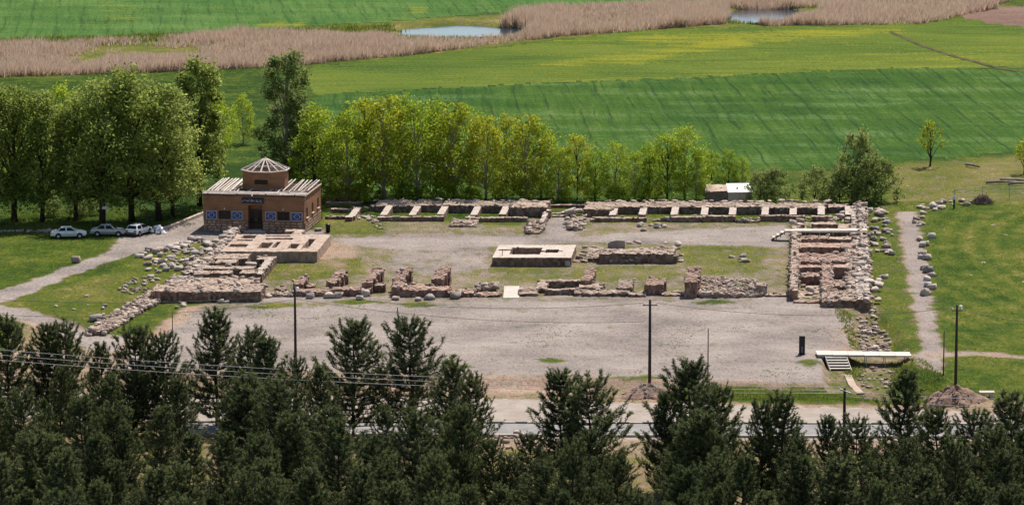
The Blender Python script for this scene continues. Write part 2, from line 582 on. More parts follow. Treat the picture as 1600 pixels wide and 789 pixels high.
def gz(x, y):
    """ground level"""
    x, y = np.asarray(x, float), np.asarray(y, float)
    px, py = proj(x, y, 0.0)
    yb = np.interp(px, [-400, 0, 200, 860, 1000, 1310, 1400, 1440, 1600, 2000], [600, 596, 586, 588, 593, 598, 600, 590, 575, 570])
    wd_ = np.interp(px, [1380, 1480, 1600], [8, 40, 60])
    z = -0.75 * sstep(yb - 1, yb + wd_, py)
    dd = seg_dist(x, y, DITCH)
    wdt = np.interp(y, [P(1375, 604).y, P(1366, 520).y, P(1352, 484).y], [3.4, 2.6, 0.9])
    z = z - 0.75 * (1 - sstep(wdt * 0.6, wdt * 1.25, dd)) * sstep(470, 500, py) * (1 - sstep(604, 620, py))
    pit = sstep(1284, 1291, px) * (1 - sstep(1405, 1420, px)) * sstep(553, 559, py) * (1 - sstep(600, 616, py))
    z = np.minimum(z, -0.85 * pit)
    z = z + (fbm(x * 0.5, y * 0.5, 3) - 0.5) * 0.12
    far = sstep(500, 620, y)
    z = z + far * (fbm(x * 0.02, y * 0.02, 9) - 0.5) * 0.8
    # low grassy bank on the left between the two paths
    lb = in_poly(px, py, [(30, 470), (120, 445), (215, 415), (240, 470), (150, 520), (110, 505)])
    z = z + 0.25 * lb * np.clip(fbm(x * 0.25, y * 0.25, 5) - 0.2, 0, 1)
    # ponds lie in hollows of the marsh
    for pd in (POND_A, POND_B):
        cx, cy = sum(a for a, b in pd) / len(pd), sum(b for a, b in pd) / len(pd)
        r = np.hypot((px - cx) / (0.62 * (max(a for a, b in pd) - min(a for a, b in pd))), (py - cy) / (0.8 * (max(b for a, b in pd) - min(b for a, b in pd))))
        r = r + (fbm(x * 0.12, y * 0.06, 61) - 0.5) * 0.7
        mk_ = 1 - sstep(0.55, 1.0, r)
        z = z * (1 - mk_) - 1.1 * mk_
    return z


def gz1(x, y):
    return float(gz(np.array([x]), np.array([y]))[0])


def G(px, py, dz=0.0):
    w = P(px, py)
    return Vector((w.x, w.y, gz1(w.x, w.y) + dz))


xs = np.concatenate([np.arange(-200, -72, 3.0), np.arange(-72, 74, 0.45), np.arange(74, 201, 3.0)])
ys = np.concatenate([np.arange(250, 336, 1.2), np.arange(336, 500, 0.45), np.arange(500, 1010, 2.0)])
GX, GY = np.meshgrid(xs, ys)
GZ = gz(GX, GY)
PX, PY = proj(GX, GY, 0.0)
# outlines wander a little, as worn edges do
JX = (fbm(GX * 0.9, GY * 0.9, 21) - 0.5) * 16
JY = (fbm(GX * 0.9, GY * 0.35, 37) - 0.5) * 6
QX, QY = PX + JX, PY + JY
REG = [  # name, outline in the photograph's ground, grass, dry, gravel
    ('ground', None, 0.95, 0.30, 0.2),
    ('lawn', [(-300, 330), (120, 340), (320, 330), (320, 380), (120, 440), (-300, 640)], 1.05, 0.28, 0.3),
    ('lawn', [(1380, 318), (1480, 318), (2200, 300), (2200, 640), (1480, 640), (1420, 600), (1385, 480)], 1.1, 0.33, 0.2),
    ('grass_bank', [(-50, 480), (60, 462), (150, 432), (215, 404), (300, 378), (360, 372), (350, 400), (250, 450), (235, 480), (170, 525), (120, 515), (60, 495)], 0.95, 0.46, 0.2),
    ('verge', [(-300, 560), (260, 540), (700, 580), (860, 588), (1320, 598), (1440, 595), (1480, 612), (2200, 640), (2200, 700), (-300, 700)], 0.30, 0.62, 0.1),
    ('courtyard', [(505, 338), (860, 342), (905, 335), (1240, 345), (1236, 470), (400, 470), (395, 430), (505, 372)], 0.47, 0.58, 0.66),
    ('gravel_yard', [(290, 478), (360, 470), (440, 463), (600, 463), (900, 463), (1180, 463), (1270, 466), (1308, 476), (1330, 500), (1340, 545),
                     (1286, 556), (1288, 598), (1000, 593), (860, 587), (690, 585), (440, 578), (190, 576), (215, 540), (255, 505)], 0.02, 0.45, 1.0),
    ('driveway', [(186, 372), (235, 366), (300, 343), (325, 326), (325, 358), (500, 358), (520, 372), (410, 374), (352, 374), (300, 380), (225, 392), (160, 412),
                  (110, 431), (75, 447), (40, 462), (-300, 560), (-300, 555), (-100, 476), (0, 453), (38, 443), (106, 416), (150, 402), (180, 385)], -0.35, 0.4, 1.1),
    ('driveway', [(-60, 470), (40, 483), (110, 505), (150, 522), (250, 526), (230, 560), (140, 545), (70, 512), (0, 494), (-60, 490)], -0.3, 0.4, 1.0),
    ('footpath', [(1396, 331), (1432, 331), (1441, 372), (1452, 420), (1460, 470), (1468, 520), (1479, 590), (1432, 572), (1420, 555), (1440, 545), (1428, 480), (1412, 410)], -0.05, 0.4, 0.85),
    ('footpath', [(1440, 550), (1520, 548), (1640, 558), (1640, 563), (1520, 556), (1440, 562)], 0.15, 0.6, 0.5),
    ('ditch', [(1300, 478), (1370, 478), (1400, 520), (1445, 580), (1430, 608), (1290, 606), (1286, 556), (1340, 540), (1330, 500)], 0.50, 0.40, 0.25),
    ('rough_grass', [(1330, 318), (1400, 320), (1412, 400), (1436, 520), (1420, 545), (1395, 545), (1370, 478), (1345, 470)], 0.90, 0.36, 0.2),
    ('road', [(-300, 592), (300, 606), (770, 612), (1130, 622), (1420, 628), (1600, 638), (2200, 660), (2200, 690), (1600, 676), (300, 672), (-300, 650)], -0.6, 0.5, 0.75),
    ('grove_floor', [(-600, 650), (300, 645), (770, 690), (1600, 715), (2200, 740), (2200, 1300), (-600, 1300)], 0.55, 0.62, 0.1),
    ('meadow', [(-900, 128), (0, 122), (300, 108), (500, 104), (520, 170), (450, 260), (420, 320), (-900, 320)], 1.2, 0.10, 0.1),
    ('marsh', [(-900, 50), (0, 62), (300, 52), (600, 35), (830, 22), (1000, 8), (1250, -4), (1500, -4), (1560, 8), (1400, 38), (1000, 48), (830, 66), (600, 90), (400, 104), (0, 122), (-900, 128)], 0.85, 0.55, 0.1),
    ('far_field', [(-900, -60), (2400, -60), (2400, -10), (1500, -4), (1250, -4), (1000, 4), (830, 16), (600, 36), (300, 52), (0, 62), (-900, 60)], 1, 0, 0),
    ('rape_field', [(470, 108), (600, 92), (830, 70), (1000, 50), (1400, 38), (1500, 28), (2400, 40), (2400, 110), (1600, 108), (1450, 107), (1300, 110), (1000, 126), (800, 132), (600, 143), (490, 150)], 1, 0, 0),
    ('wheat_field', [(490, 152), (600, 144), (800, 133), (1000, 127), (1300, 111), (1450, 108), (1600, 109), (2400, 112), (2400, 225), (1600, 238), (1420, 252), (1340, 264), (1160, 266), (700, 300), (470, 300), (440, 230)], 1, 0, 0),
    ('ploughed_field', [(1490, 20), (1560, 10), (2400, 0), (2400, 44), (1600, 44), (1520, 36)], 1, 0, 0),
]
RID = np.zeros(GX.shape, int)
for i, r in enumerate(REG):
    if r[1] is not None:
        RID[in_poly(QX, QY, r[1])] = i


def blur(a, n_=1):
    for _ in range(n_):
        b = np.pad(a, 1, mode='edge')
        a = (b[:-2, 1:-1] + b[2:, 1:-1] + b[1:-1, :-2] + b[1:-1, 2:] + 2 * b[1:-1, 1:-1]) / 6
    return a


gr = np.array([r[2] for r in REG], float)[RID]
dr = np.array([r[3] for r in REG], float)[RID]
gv = np.array([r[4] for r in REG], float)[RID]


def patch(poly, dg=0.0, dd=0.0, dk=0.0, soft=2):
    global gr, dr, gv
    m = blur(in_poly(QX, QY, poly).astype(float), soft)
    gr = gr + dg * m
    dr = dr + dd * m
    gv = gv + dk * m


gr, dr, gv = blur(gr, 2), blur(dr, 3), blur(gv, 2)
# worn paths and grassy patches inside the court
patch([(520, 372), (700, 366), (900, 372), (1000, 362), (1228, 352), (1228, 385), (1060, 380), (900, 378), (760, 385), (640, 392), (540, 382)], -0.5, 0, 0.4)
patch([(640, 385), (760, 385), (765, 420), (660, 430), (600, 415)], -0.25, 0, 0.2)
patch([(420, 412), (560, 400), (570, 430), (420, 440)], 0.35, -0.1, -0.2)
patch([(500, 340), (600, 346), (600, 366), (520, 366)], 0.35, -0.1, 0)
patch([(1060, 385), (1200, 385), (1190, 425), (1080, 430)], 0.3, -0.08, 0)
patch([(770, 416), (1060, 416), (1060, 436), (780, 445)], 0.2, -0.05, 0)
patch([(500, 376), (560, 385), (540, 420), (495, 415)], -0.3, 0.1, -0.5)
patch([(590, 326), (700, 326), (700, 345), (590, 345)], 0.5, -0.15, 0)
patch([(700, 326), (850, 326), (820, 352), (700, 350)], 0.5, -0.2, 0)
patch([(920, 328), (1290, 328), (1290, 348), (930, 348)], 0.3, 0.0, 0)
patch([(860, 340), (890, 340), (900, 372), (850, 372)], -0.6, 0, 0.5)
# weeds on the gravel
for a in ((440, 476, 30, 3), (660, 476, 45, 5), (560, 472, 40, 4), (1120, 472, 40, 4), (1265, 566, 24, 6), (860, 562, 30, 4), (1000, 590, 60, 4), (720, 574, 30, 4), (410, 480, 26, 3)):
    patch([(a[0] - a[2], a[1]), (a[0], a[1] - a[3]), (a[0] + a[2], a[1]), (a[0], a[1] + a[3])], 0.75, -0.15, 0, 1)
patch([(300, 474), (700, 464), (1180, 464), (1180, 470), (700, 472), (310, 486)], 0.32, 0.1, -0.2)
patch([(1040, 598), (1320, 602), (1480, 612), (1480, 622), (1040, 614)], 0.75, -0.35, 0)
patch([(1400, 560), (1480, 590), (1470, 610), (1400, 608)], 0.5, -0.3, 0)
patch([(690, 585), (870, 590), (870, 602), (690, 600)], -0.4, 0, -0.4)
patch([(270, 480), (330, 472), (260, 520), (190, 560), (180, 545), (230, 510)], 0.0, 0.1, -0.9)
patch([(1300, 505), (1345, 505), (1345, 550), (1290, 556)], 0.0, 0, -0.35)
patch([(30, 500), (90, 505), (110, 560), (20, 560)], -0.5, 0.2, -0.6)
# ploughed weedy ground and litter at the right rear, shade-loving grass under the trees
patch([(1390, 260), (1620, 240), (1620, 320), (1390, 315)], -0.18, 0.25, 0)
patch([(0, 300), (480, 240), (1180, 270), (1180, 318), (480, 318), (330, 340), (0, 345)], 0.4, -0.25, 0)
# mown arcs on the right-hand lawn
lawnm = in_poly(QX, QY, [(1455, 335), (1700, 325), (1700, 545), (1480, 545), (1455, 440)]).astype(float)
cxw, cyw = P(1900, 400).x, P(1900, 400).y
arc = np.sin(np.hypot(GX - cxw, (GY - cyw) * 0.55) * 2.2)
dr = dr + blur(lawnm, 2) * (0.09 * arc + 0.20 * (fbm(GX * 0.10, GY * 0.05, 77) - 0.42))
# flowering rape: yellow where it grows
yl = np.zeros_like(gr)
for poly, a in (([(820, 105), (900, 90), (960, 84), (1150, 62), (1180, 72), (1060, 88), (980, 100)], 0.55), ([(960, 60), (1150, 50), (1420, 44), (1420, 52), (1180, 70), (1000, 72)], 0.55),
                ([(800, 128), (1000, 120), (1300, 106), (1600, 100), (1600, 106), (1300, 112), (1000, 128)], 0.4), ([(1180, 90), (1600, 70), (1600, 98), (1180, 104)], 0.25),
                ([(160, -5), (185, 0), (215, 40), (195, 44)], 0.8), ([(400, 36), (480, 34), (470, 42), (400, 44)], 0.7), ([(640, 10), (672, 12), (672, 22), (640, 22)], 0.5)):
    yl = yl + a * blur(in_poly(QX, QY, poly).astype(float), 3)
isf = np.isin(RID, [i for i, r in enumerate(REG) if r[0].endswith('_field')])
dr = np.where(isf, yl, dr)

nyv, nxv = GX.shape
VI = np.arange(nyv * nxv).reshape(nyv, nxv)
cell = RID[:-1, :-1]
Vall = np.stack([GX.ravel(), GY.ravel(), GZ.ravel()], 1)
quads = np.stack([VI[:-1, :-1], VI[:-1, 1:], VI[1:, 1:], VI[1:, :-1]], -1)
names = []
for i, r in enumerate(REG):
    if r[0] not in names: names.append(r[0])
for nm in names:
    ids = [i for i, r in enumerate(REG) if r[0] == nm]
    q = quads[np.isin(cell, ids)]
    if len(q) == 0: continue
    used, inv = np.unique(q, return_inverse=True)
    mt = {'wheat_field': M['wheat'], 'far_field': M['farf'], 'rape_field': M['rape'], 'ploughed_field': M['plough'], 'road': M['dust']}.get(nm, M['ground'])
    me = np_mesh(nm, Vall[used], inv.reshape(-1, 4), mt, smooth=True)
    for an, arr in (('grass', gr), ('dry', dr), ('gravel', gv)):
        at = me.attributes.new(an, 'FLOAT', 'POINT')
        at.data.foreach_set('value', arr.ravel()[used].astype(np.float32))
    tag(link(nm, me), kind='structure')
# the plain beyond, out to the horizon, as a ring round the modelled ground
mb = MB()
x0, x1, y0, y1 = xs[0], xs[-1], ys[0], ys[-1]
B = 6000
mb.quad([(-B, y1, -0.3), (B, y1, -0.3), (B, B, -0.3), (-B, B, -0.3)])
mb.quad([(-B, y0, -0.3), (x0, y0, -0.3), (x0, y1, -0.3), (-B, y1, -0.3)])
mb.quad([(x1, y0, -0.3), (B, y0, -0.3), (B, y1, -0.3), (x1, y1, -0.3)])
mb.quad([(-B, -300, -0.3), (B, -300, -0.3), (B, y0, -0.3), (-B, y0, -0.3)])
tag(mb.build('plain', M['farf']), kind='structure')
for pd in (POND_A, POND_B):
    mb = MB()
    pc = (sum(a for a, b in pd) / len(pd), sum(b for a, b in pd) / len(pd))
    mb.quad([P(pc[0] + (a - pc[0]) * 1.25, pc[1] + (b - pc[1]) * 1.35, -0.5) for a, b in pd])
    tag(mb.build('water', M['water']), kind='structure')


tp = [(1390, 51), (1402, 56), (1425, 66), (1450, 76), (1478, 86), (1505, 94), (1540, 103), (1570, 110), (1640, 118)]
mb = MB()
fine_ = []
for a, b in zip(tp[:-1], tp[1:]):
    for k in range(6):
        f_ = k / 6
        fine_.append(G(a[0] + (b[0] - a[0]) * f_ + random.uniform(-1, 1), a[1] + (b[1] - a[1]) * f_ + random.uniform(-.3, .3), .06))
for a, b in zip(fine_[:-1], fine_[1:]):
    w0, w1 = Vector((random.uniform(.15, .5), .8, 0)), Vector((random.uniform(.15, .5), .8, 0))
    mb.quad([a - w0, a + w0, b + w1, b - w1])
tag(mb.build('farm_track', M['trackm']), kind='structure')


def pts_in(poly, n_, seed=0):
    r = np.random.default_rng(seed)
    xs_, ys_ = [p[0] for p in poly], [p[1] for p in poly]
    out = np.zeros((0, 2))
    while len(out) < n_:
        a = np.stack([r.uniform(min(xs_), max(xs_), n_ * 3), r.uniform(min(ys_), max(ys_), n_ * 3)], 1)
        out = np.concatenate([out, a[in_poly(a[:, 0], a[:, 1], poly)]])
    return out[:n_]


def P_arr(a):
    dx, dy = (a[:, 0] - 800) / F, -(a[:, 1] - 394.5) / F
    dzv = -SP + dy * CP
    t = -HC / dzv
    return dx * t, (CP + dy * SP) * t


def blades(name, X, Y, Z, hgt, wid, lean, mat, label, cat, seed=1, per=2):
    r = np.random.default_rng(seed)
    n_ = len(X) * per
    X, Y, Z = np.repeat(X, per), np.repeat(Y, per), np.repeat(Z, per)
    X = X + r.normal(0, wid * 1.5, n_); Y = Y + r.normal(0, wid * 1.5, n_)
    h = np.repeat(hgt, per) * r.uniform(0.6, 1.1, n_)
    a = r.uniform(0, 2 * PI, n_)
    w = wid * r.uniform(0.5, 1.2, n_)
    lx, ly = r.normal(lean * 0.3, lean, n_) * h, r.normal(0, lean, n_) * h
    V = np.empty((n_, 3, 3))
    V[:, 0] = np.stack([X - np.cos(a) * w, Y - np.sin(a) * w, Z - 0.05], 1)
    V[:, 1] = np.stack([X + np.cos(a) * w, Y + np.sin(a) * w, Z - 0.05], 1)
    V[:, 2] = np.stack([X + lx, Y + ly, Z + h], 1)
    me = np_mesh(name, V.reshape(-1, 3), np.arange(n_ * 3).reshape(-1, 3), mat)
    return tag(link(name, me), label, cat, kind='stuff')


# reeds of the marsh
REED = [([(-150, 78), (150, 66), (440, 56), (600, 58), (840, 52), (880, 58), (640, 86), (440, 104), (250, 112), (0, 120), (-150, 126)], 42000, 3),
        ([(780, 40), (860, 18), (1000, 8), (1140, 2), (1140, 38), (1000, 50), (880, 58), (820, 56)], 13000, 4),
        ([(1230, 26), (1300, 8), (1540, 2), (1560, 12), (1440, 38), (1280, 42), (1180, 40)], 11000, 5),
        ([(1000, 6), (1280, -6), (1600, -4), (1560, 6), (1300, 10), (1180, 12)], 6000, 6)]
aa = np.concatenate([pts_in(p, n_, s_) for p, n_, s_ in REED])
X, Y = P_arr(aa)
dens = fbm(X * 0.06, Y * 0.03, 55)
keep = dens > rng.uniform(0.22, 0.66, len(X))
for dy_ in (0, -4, -7):      # the reeds leave the near banks open
    keep &= ~in_poly(aa[:, 0], aa[:, 1] + dy_, POND_A) & ~in_poly(aa[:, 0], aa[:, 1] + dy_, POND_B)
X, Y, dens = X[keep], Y[keep], dens[keep]
blades('reed_bed', X, Y, gz(X, Y), 0.3 + 3.0 * dens * (0.6 + 0.8 * fbm(X * 0.25, Y * 0.12, 88)), 0.07, 0.24, M['reed'], 'broad bed of dry pinkish reeds along the ponds beyond the fields', 'reeds', 3, 6)
# green fringe of sedge at the water and rough grass tufts near the ruins
aa = np.concatenate([pts_in([(560, 62), (600, 46), (840, 40), (850, 58), (700, 64)], 1800, 8), pts_in([(1100, 36), (1130, 18), (1290, 10), (1290, 24), (1170, 40)], 1000, 9),
                     pts_in([(-100, 64), (300, 54), (620, 40), (600, 52), (300, 64), (0, 76)], 3000, 10)])
aa = aa[~in_poly(aa[:, 0], aa[:, 1], POND_A) & ~in_poly(aa[:, 0], aa[:, 1], POND_B)]
X, Y = P_arr(aa)
blades('sedge', X, Y, gz(X, Y), np.full(len(X), 0.8), 0.16, 0.2, M['grass'], 'green sedge fringing the ponds and reeds', 'sedge', 4, 2)

iy, ix = np.where((GY > 330) & (GY < 520) & (np.abs(GX) < 73) & (np.isin(RID, [0, 1, 2, 3, 4, 5, 11, 12, 9, 15])))
w_ = np.clip(gr[iy, ix] - 0.25, 0, 1) * (fbm(GX[iy, ix] * 0.35, GY[iy, ix] * 0.35, 91) > 0.47)
sel = rng.choice(len(iy), 16000, p=w_ / w_.sum())
X = GX[iy[sel], ix[sel]] + rng.uniform(-0.3, 0.3, len(sel)); Y = GY[iy[sel], ix[sel]] + rng.uniform(-0.3, 0.3, len(sel))
blades('grass_tufts', X, Y, gz(X, Y), 0.06 + 0.2 * rng.random(len(sel)) ** 2, 0.05, 0.35, M['grass'], 'rough tufts of spring grass on lawns, banks and court', 'grass', 5, 3)
aa = pts_in([(270, 490), (440, 468), (1180, 468), (1300, 480), (1330, 540), (1280, 590), (900, 584), (300, 560)], 5200, 18)
X, Y = P_arr(aa)
kp = fbm(X * 0.22, Y * 0.13, 93) > 0.60
X, Y = X[kp], Y[kp]
blades('weeds', X, Y, gz(X, Y), np.full(len(X), 0.13), 0.06, 0.5, M['grass'], 'low scattered weeds coming up through the gravel yard', 'weeds', 7, 3)
aa = np.concatenate([pts_in([(1392, 556), (1440, 560), (1476, 588), (1468, 606), (1400, 604), (1388, 575)], 700, 12), pts_in([(1318, 556), (1350, 556), (1345, 582), (1320, 580)], 260, 13),
                     pts_in([(1050, 600), (1480, 608), (1490, 618), (1050, 612)], 1500, 14), pts_in([(1300, 478), (1328, 490), (1345, 535), (1330, 540)], 350, 15),
                     pts_in([(0, 330), (240, 330), (320, 318), (320, 336), (240, 345), (0, 352)], 1200, 16)])
X, Y = P_arr(aa)
blades('tall_grass', X, Y, gz(X, Y), 0.12 + 0.3 * rng.random(len(X)) ** 2, 0.06, 0.4, M['grass'], 'tall dark green grass in the ditch and along the verge', 'grass', 6, 4)

# ------------------------------------------------------------------ stones
def stone_template(seed, blocky, cuts=0):
    r = np.random.default_rng(seed)
    idx, V = {}, []
    for i in range(3):
        for j in range(3):
            for k in range(3):
                if (i, j, k) == (1, 1, 1): continue
                p = np.array([i - 1, j - 1, k - 1], float)
                n2 = np.linalg.norm(p)
                sph = p / n2
                q = sph * (1 - blocky) + p * blocky * 0.82
                idx[(i, j, k)] = len(V)
                V.append(q * r.uniform(0.82, 1.10, 3) * 0.5)
    V = np.array(V)
    for _ in range(cuts):      # broken faces
        n_ = r.normal(0, 1, 3); n_ /= np.linalg.norm(n_)
        e_ = np.maximum(V @ n_ - r.uniform(.30, .46), 0)
        V = V - e_[:, None] * n_
    V = list(V)
    Q = []
    for ax in range(3):
        for s in (0, 2):
            o = [a for a in range(3) if a != ax]
            for a in range(2):
                for b in range(2):
                    c = []
                    for da, db in ((0, 0), (1, 0), (1, 1), (0, 1)):
                        t = [0, 0, 0]
                        t[ax] = s; t[o[0]] = a + da; t[o[1]] = b + db
                        c.append(idx[tuple(t)])
                    if (s == 0) != (ax == 1): c = c[::-1]
                    Q.append(c)
    return np.array(V), np.array(Q)


ST = [stone_template(100 + i, 0.66 + 0.034 * (i % 10), 5) for i in range(20)]
ROCKS = {}
for mk in ('stone', 'dark_stone', 'redbrick'):
    ROCKS[mk] = [np_mesh('stone', v, q, M[mk]) for v, q in ST]


def rubble_mesh(C, S, seed=0, flat=0.7):
    """many small stones joined: C centres (n,3), S sizes (n,)"""
    r = np.random.default_rng(seed)
    n_ = len(C)
    T = np.stack([ST[i][0] for i in range(20)])
    V = T[r.integers(0, 20, n_)]
    V = V * (S[:, None, None] * r.uniform(0.7, 1.3, (n_, 1, 3)) * np.array([1.1, 1.0, flat]))
    a = r.uniform(0, 2 * PI, n_)
    c, s = np.cos(a)[:, None], np.sin(a)[:, None]
    X, Y = V[:, :, 0] * c - V[:, :, 1] * s, V[:, :, 0] * s + V[:, :, 1] * c
    tl = r.normal(0, 0.25, n_)[:, None]
    Z = V[:, :, 2] + X * tl
    V = np.stack([X, Y, Z], 2) + C[:, None, :]
    Q = ST[0][1][None] + (np.arange(n_) * 26)[:, None, None]
    return V.reshape(-1, 3), Q.reshape(-1, 4)


def wob(V, amp, f=1.3):
    """displacement that depends on place only, so joined faces stay joined"""
    x, y, z = V[:, 0], V[:, 1], V[:, 2]
    d = np.stack([np.sin(x * 2.1 * f + y * 1.7 * f + z * 3.3) + np.sin(x * 5.3 * f - z * 6.1 + y * 4.7 * f) * 0.6,
                  np.sin(y * 2.3 * f - x * 1.9 * f + z * 2.9 + 1) + np.sin(y * 4.9 * f + z * 5.7 + x * 5.1 * f) * 0.6,
                  0.6 * np.sin(x * 3.1 * f + y * 2.7 * f) + 0.5 * np.sin(x * 6.7 * f - y * 5.9 * f)], 1)
    return V + d * amp


def R(px0, px1, pyb, depth, h, hb=None):
    """plan rectangle: front foot runs from px0 to px1 at pyb; depth in metres; height (front, back)"""
    u0, v0 = UV(px0, pyb)
    u1, _ = UV(px1, pyb)
    return (u0, u1, v0, v0 + depth, h, h if hb is None else hb)


def C(pxf, pyf, pyb, width, h, hb=None):
    """cross wall: runs away from the viewer, from pyf to pyb, centred on pxf at its front foot"""
    u, v0 = UV(pxf, pyf)
    _, v1 = UV(pxf, pyb)
    return (u - width / 2, u + width / 2, v0, v1, h, h if hb is None else hb)


def plan(name, rects, parent, mats, cell=0.3, rough=0.05, amp=0.035, edge=0.35, stone=0.32, seed=1, foot=-0.9, top_st=0.05, rub='rubble'):
    """masonry standing on a plan of rectangles; later rectangles override; returns the mesh object"""
    r = np.random.default_rng(seed)
    u0, u1 = min(a[0] for a in rects), max(a[1] for a in rects)
    v0, v1 = min(a[2] for a in rects), max(a[3] for a in rects)
    nu, nv = max(1, int(math.ceil((u1 - u0) / cell))), max(1, int(math.ceil((v1 - v0) / cell)))
    U = u0 + (np.arange(nu) + 0.5) * cell
    V = v0 + (np.arange(nv) + 0.5) * cell
    UU, VV = np.meshgrid(U, V, indexing='ij')
    NONE = -9.0
    Hh = np.full((nu, nv), NONE)
    for a in rects:
        m = (UU > a[0]) & (UU < a[1]) & (VV > a[2]) & (VV < a[3])
        t = np.clip((VV - a[2]) / max(a[3] - a[2], 0.01), 0, 1)
        hh = a[4] + (a[5] - a[4]) * t
        Hh = np.where(m, np.where(hh > -5, hh, NONE), Hh)
    solid = Hh > -5
    big = fbm(UU * 0.7, VV * 0.7, seed) - 0.5
    Hn = np.where(solid, Hh + big * rough * 4 + r.normal(0, rough * 0.25, Hh.shape), foot)
    ue, ve = u0 + np.arange(nu + 1) * cell, v0 + np.arange(nv + 1) * cell

    def W(u, v, z):
        return np.stack([u + v * TAN, v, z], -1)
    vs, mi = [], []
    I, J = np.where(solid)
    h = Hn[I, J]
    vs.append(np.stack([W(ue[I], ve[J], h), W(ue[I + 1], ve[J], h), W(ue[I + 1], ve[J + 1], h), W(ue[I], ve[J + 1], h)], 1))
    mi.append(np.zeros(len(I), int))
    Hp = np.full((nu + 2, nv + 2), foot)
    Hp[1:-1, 1:-1] = Hn
    ec, es = [], []
    for di, dj in ((-1, 0), (1, 0), (0, -1), (0, 1)):
        hb = Hp[I + 1 + di, J + 1 + dj]
        m = h > hb + 1e-4
        i_, j_, ht, hl = I[m], J[m], h[m], hb[m]
        if di == -1: ua, va, ub, vb = ue[i_], ve[j_ + 1], ue[i_], ve[j_]
        if di == 1: ua, va, ub, vb = ue[i_ + 1], ve[j_], ue[i_ + 1], ve[j_ + 1]
        if dj == -1: ua, va, ub, vb = ue[i_], ve[j_], ue[i_ + 1], ve[j_]
        if dj == 1: ua, va, ub, vb = ue[i_ + 1], ve[j_ + 1], ue[i_], ve[j_ + 1]
        nrow = np.where(ht - hl > 0.45, 4, 1)
        for k in range(4):
            mm = k < nrow
            z0 = hl[mm] + (ht[mm] - hl[mm]) * k / nrow[mm]
            z1 = hl[mm] + (ht[mm] - hl[mm]) * (k + 1) / nrow[mm]
            vs.append(np.stack([W(ua[mm], va[mm], z0), W(ub[mm], vb[mm], z0), W(ub[mm], vb[mm], z1), W(ua[mm], va[mm], z1)], 1))
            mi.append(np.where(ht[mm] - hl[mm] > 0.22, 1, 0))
        st = (ht - np.maximum(hl, 0)) > 0.25
        if st.any():
            pr = r.random(st.sum()) < edge * 0.6
            um, vm = (ua[st][pr] + ub[st][pr]) / 2, (va[st][pr] + vb[st][pr]) / 2
            ec.append(W(um, vm, ht[st][pr] + r.uniform(-0.12, 0.06, pr.sum())))
            # stones standing proud of the face
            pr2 = r.random(st.sum()) < edge * 0.45
            um, vm = (ua[st][pr2] + ub[st][pr2]) / 2, (va[st][pr2] + vb[st][pr2]) / 2
            lo = np.maximum(hl[st][pr2], 0)
            ec.append(W(um, vm, lo + (ht[st][pr2] - lo) * r.random(pr2.sum())))
    vs = np.concatenate(vs)
    V3 = wob(vs.reshape(-1, 3), amp)
    me = np_mesh(name, V3, np.arange(len(V3)).reshape(-1, 4), mats, np.concatenate(mi))
    o = link(name, me, parent)
    pr = r.random(len(I)) < top_st * 0.45
    if pr.any():
        ec.append(W(U[I[pr]], V[J[pr]], h[pr]))
    if ec and sum(len(e) for e in ec):
        cc = np.concatenate(ec)
        sv, sq = rubble_mesh(wob(cc, amp), stone * (0.6 + 1.5 * r.random(len(cc)) ** 2.5), seed)
        so_ = link('rubble', np_mesh('rubble', sv, sq, M[rub]), o)
        so_['kind'] = 'stuff'
    return o


def rock(w, size, label=None, cat='stone', group=None, name='stone_block', parent=None, mk='stone', seed=None, flat=0.7, sink=0.2):
    r = random.Random(seed if seed is not None else int(w[0] * 971 + w[1] * 313))
    me = ROCKS[mk][r.randrange(20)]
    sx, sy, sz = size * r.uniform(0.8, 1.3), size * r.uniform(0.75, 1.15), size * flat * r.uniform(0.75, 1.25)
    o = link(name, me, parent, (w[0], w[1], w[2] + sz * (0.5 - sink)), (r.uniform(-.25, .25), r.uniform(-.25, .25), r.uniform(0, 6.28)), (sx, sy, sz))
    if label: tag(o, label, cat, group)
    return o


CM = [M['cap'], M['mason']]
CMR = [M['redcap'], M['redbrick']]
# ------------------------------------------------------------------ rear range, left of the gate
t = empty('ruined_range', G(690, 332))
tag(t, 'low ruined rear range of rooms between the museum and the gate gap', 'ruin')
t.matrix_world = Matrix.Identity(4)
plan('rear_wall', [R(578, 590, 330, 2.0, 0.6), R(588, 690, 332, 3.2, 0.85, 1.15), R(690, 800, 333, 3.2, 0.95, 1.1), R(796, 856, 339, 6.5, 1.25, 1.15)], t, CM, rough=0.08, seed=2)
plan('low_wall', [R(508, 566, 321, 0.8, 0.35)], t, CM, seed=3, stone=0.25)
plan('low_wall', [R(517, 550, 332, 0.8, 0.4)], t, CM, seed=7, stone=0.25)
plan('low_wall', [R(508, 552, 343, 0.7, 0.38)], t, CM, seed=4, stone=0.25)
plan('front_wall', [R(591, 692, 346, 0.75, 0.6)], t, CM, seed=5, stone=0.22, edge=0.2)
plan('front_wall', [R(732, 824, 347, 0.8, 0.5)], t, CM, seed=6, stone=0.3)
for i, (x, a) in enumerate(((549, 0.55), (599, 0.72), (644, 0.72), (688, 0.80), (740, 0.75), (785, 0.80))):
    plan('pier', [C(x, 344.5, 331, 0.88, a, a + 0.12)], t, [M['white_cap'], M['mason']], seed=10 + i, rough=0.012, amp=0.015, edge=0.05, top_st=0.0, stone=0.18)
    if i in (0, 1, 3, 4):
        plan('pier_foot', [C(x - 4, 346.2, 343.6, 0.9, 0.55)], t, [M['white_cap'], M['mason']], seed=30 + i, rough=0.012, amp=0.02, edge=0.05, top_st=0)
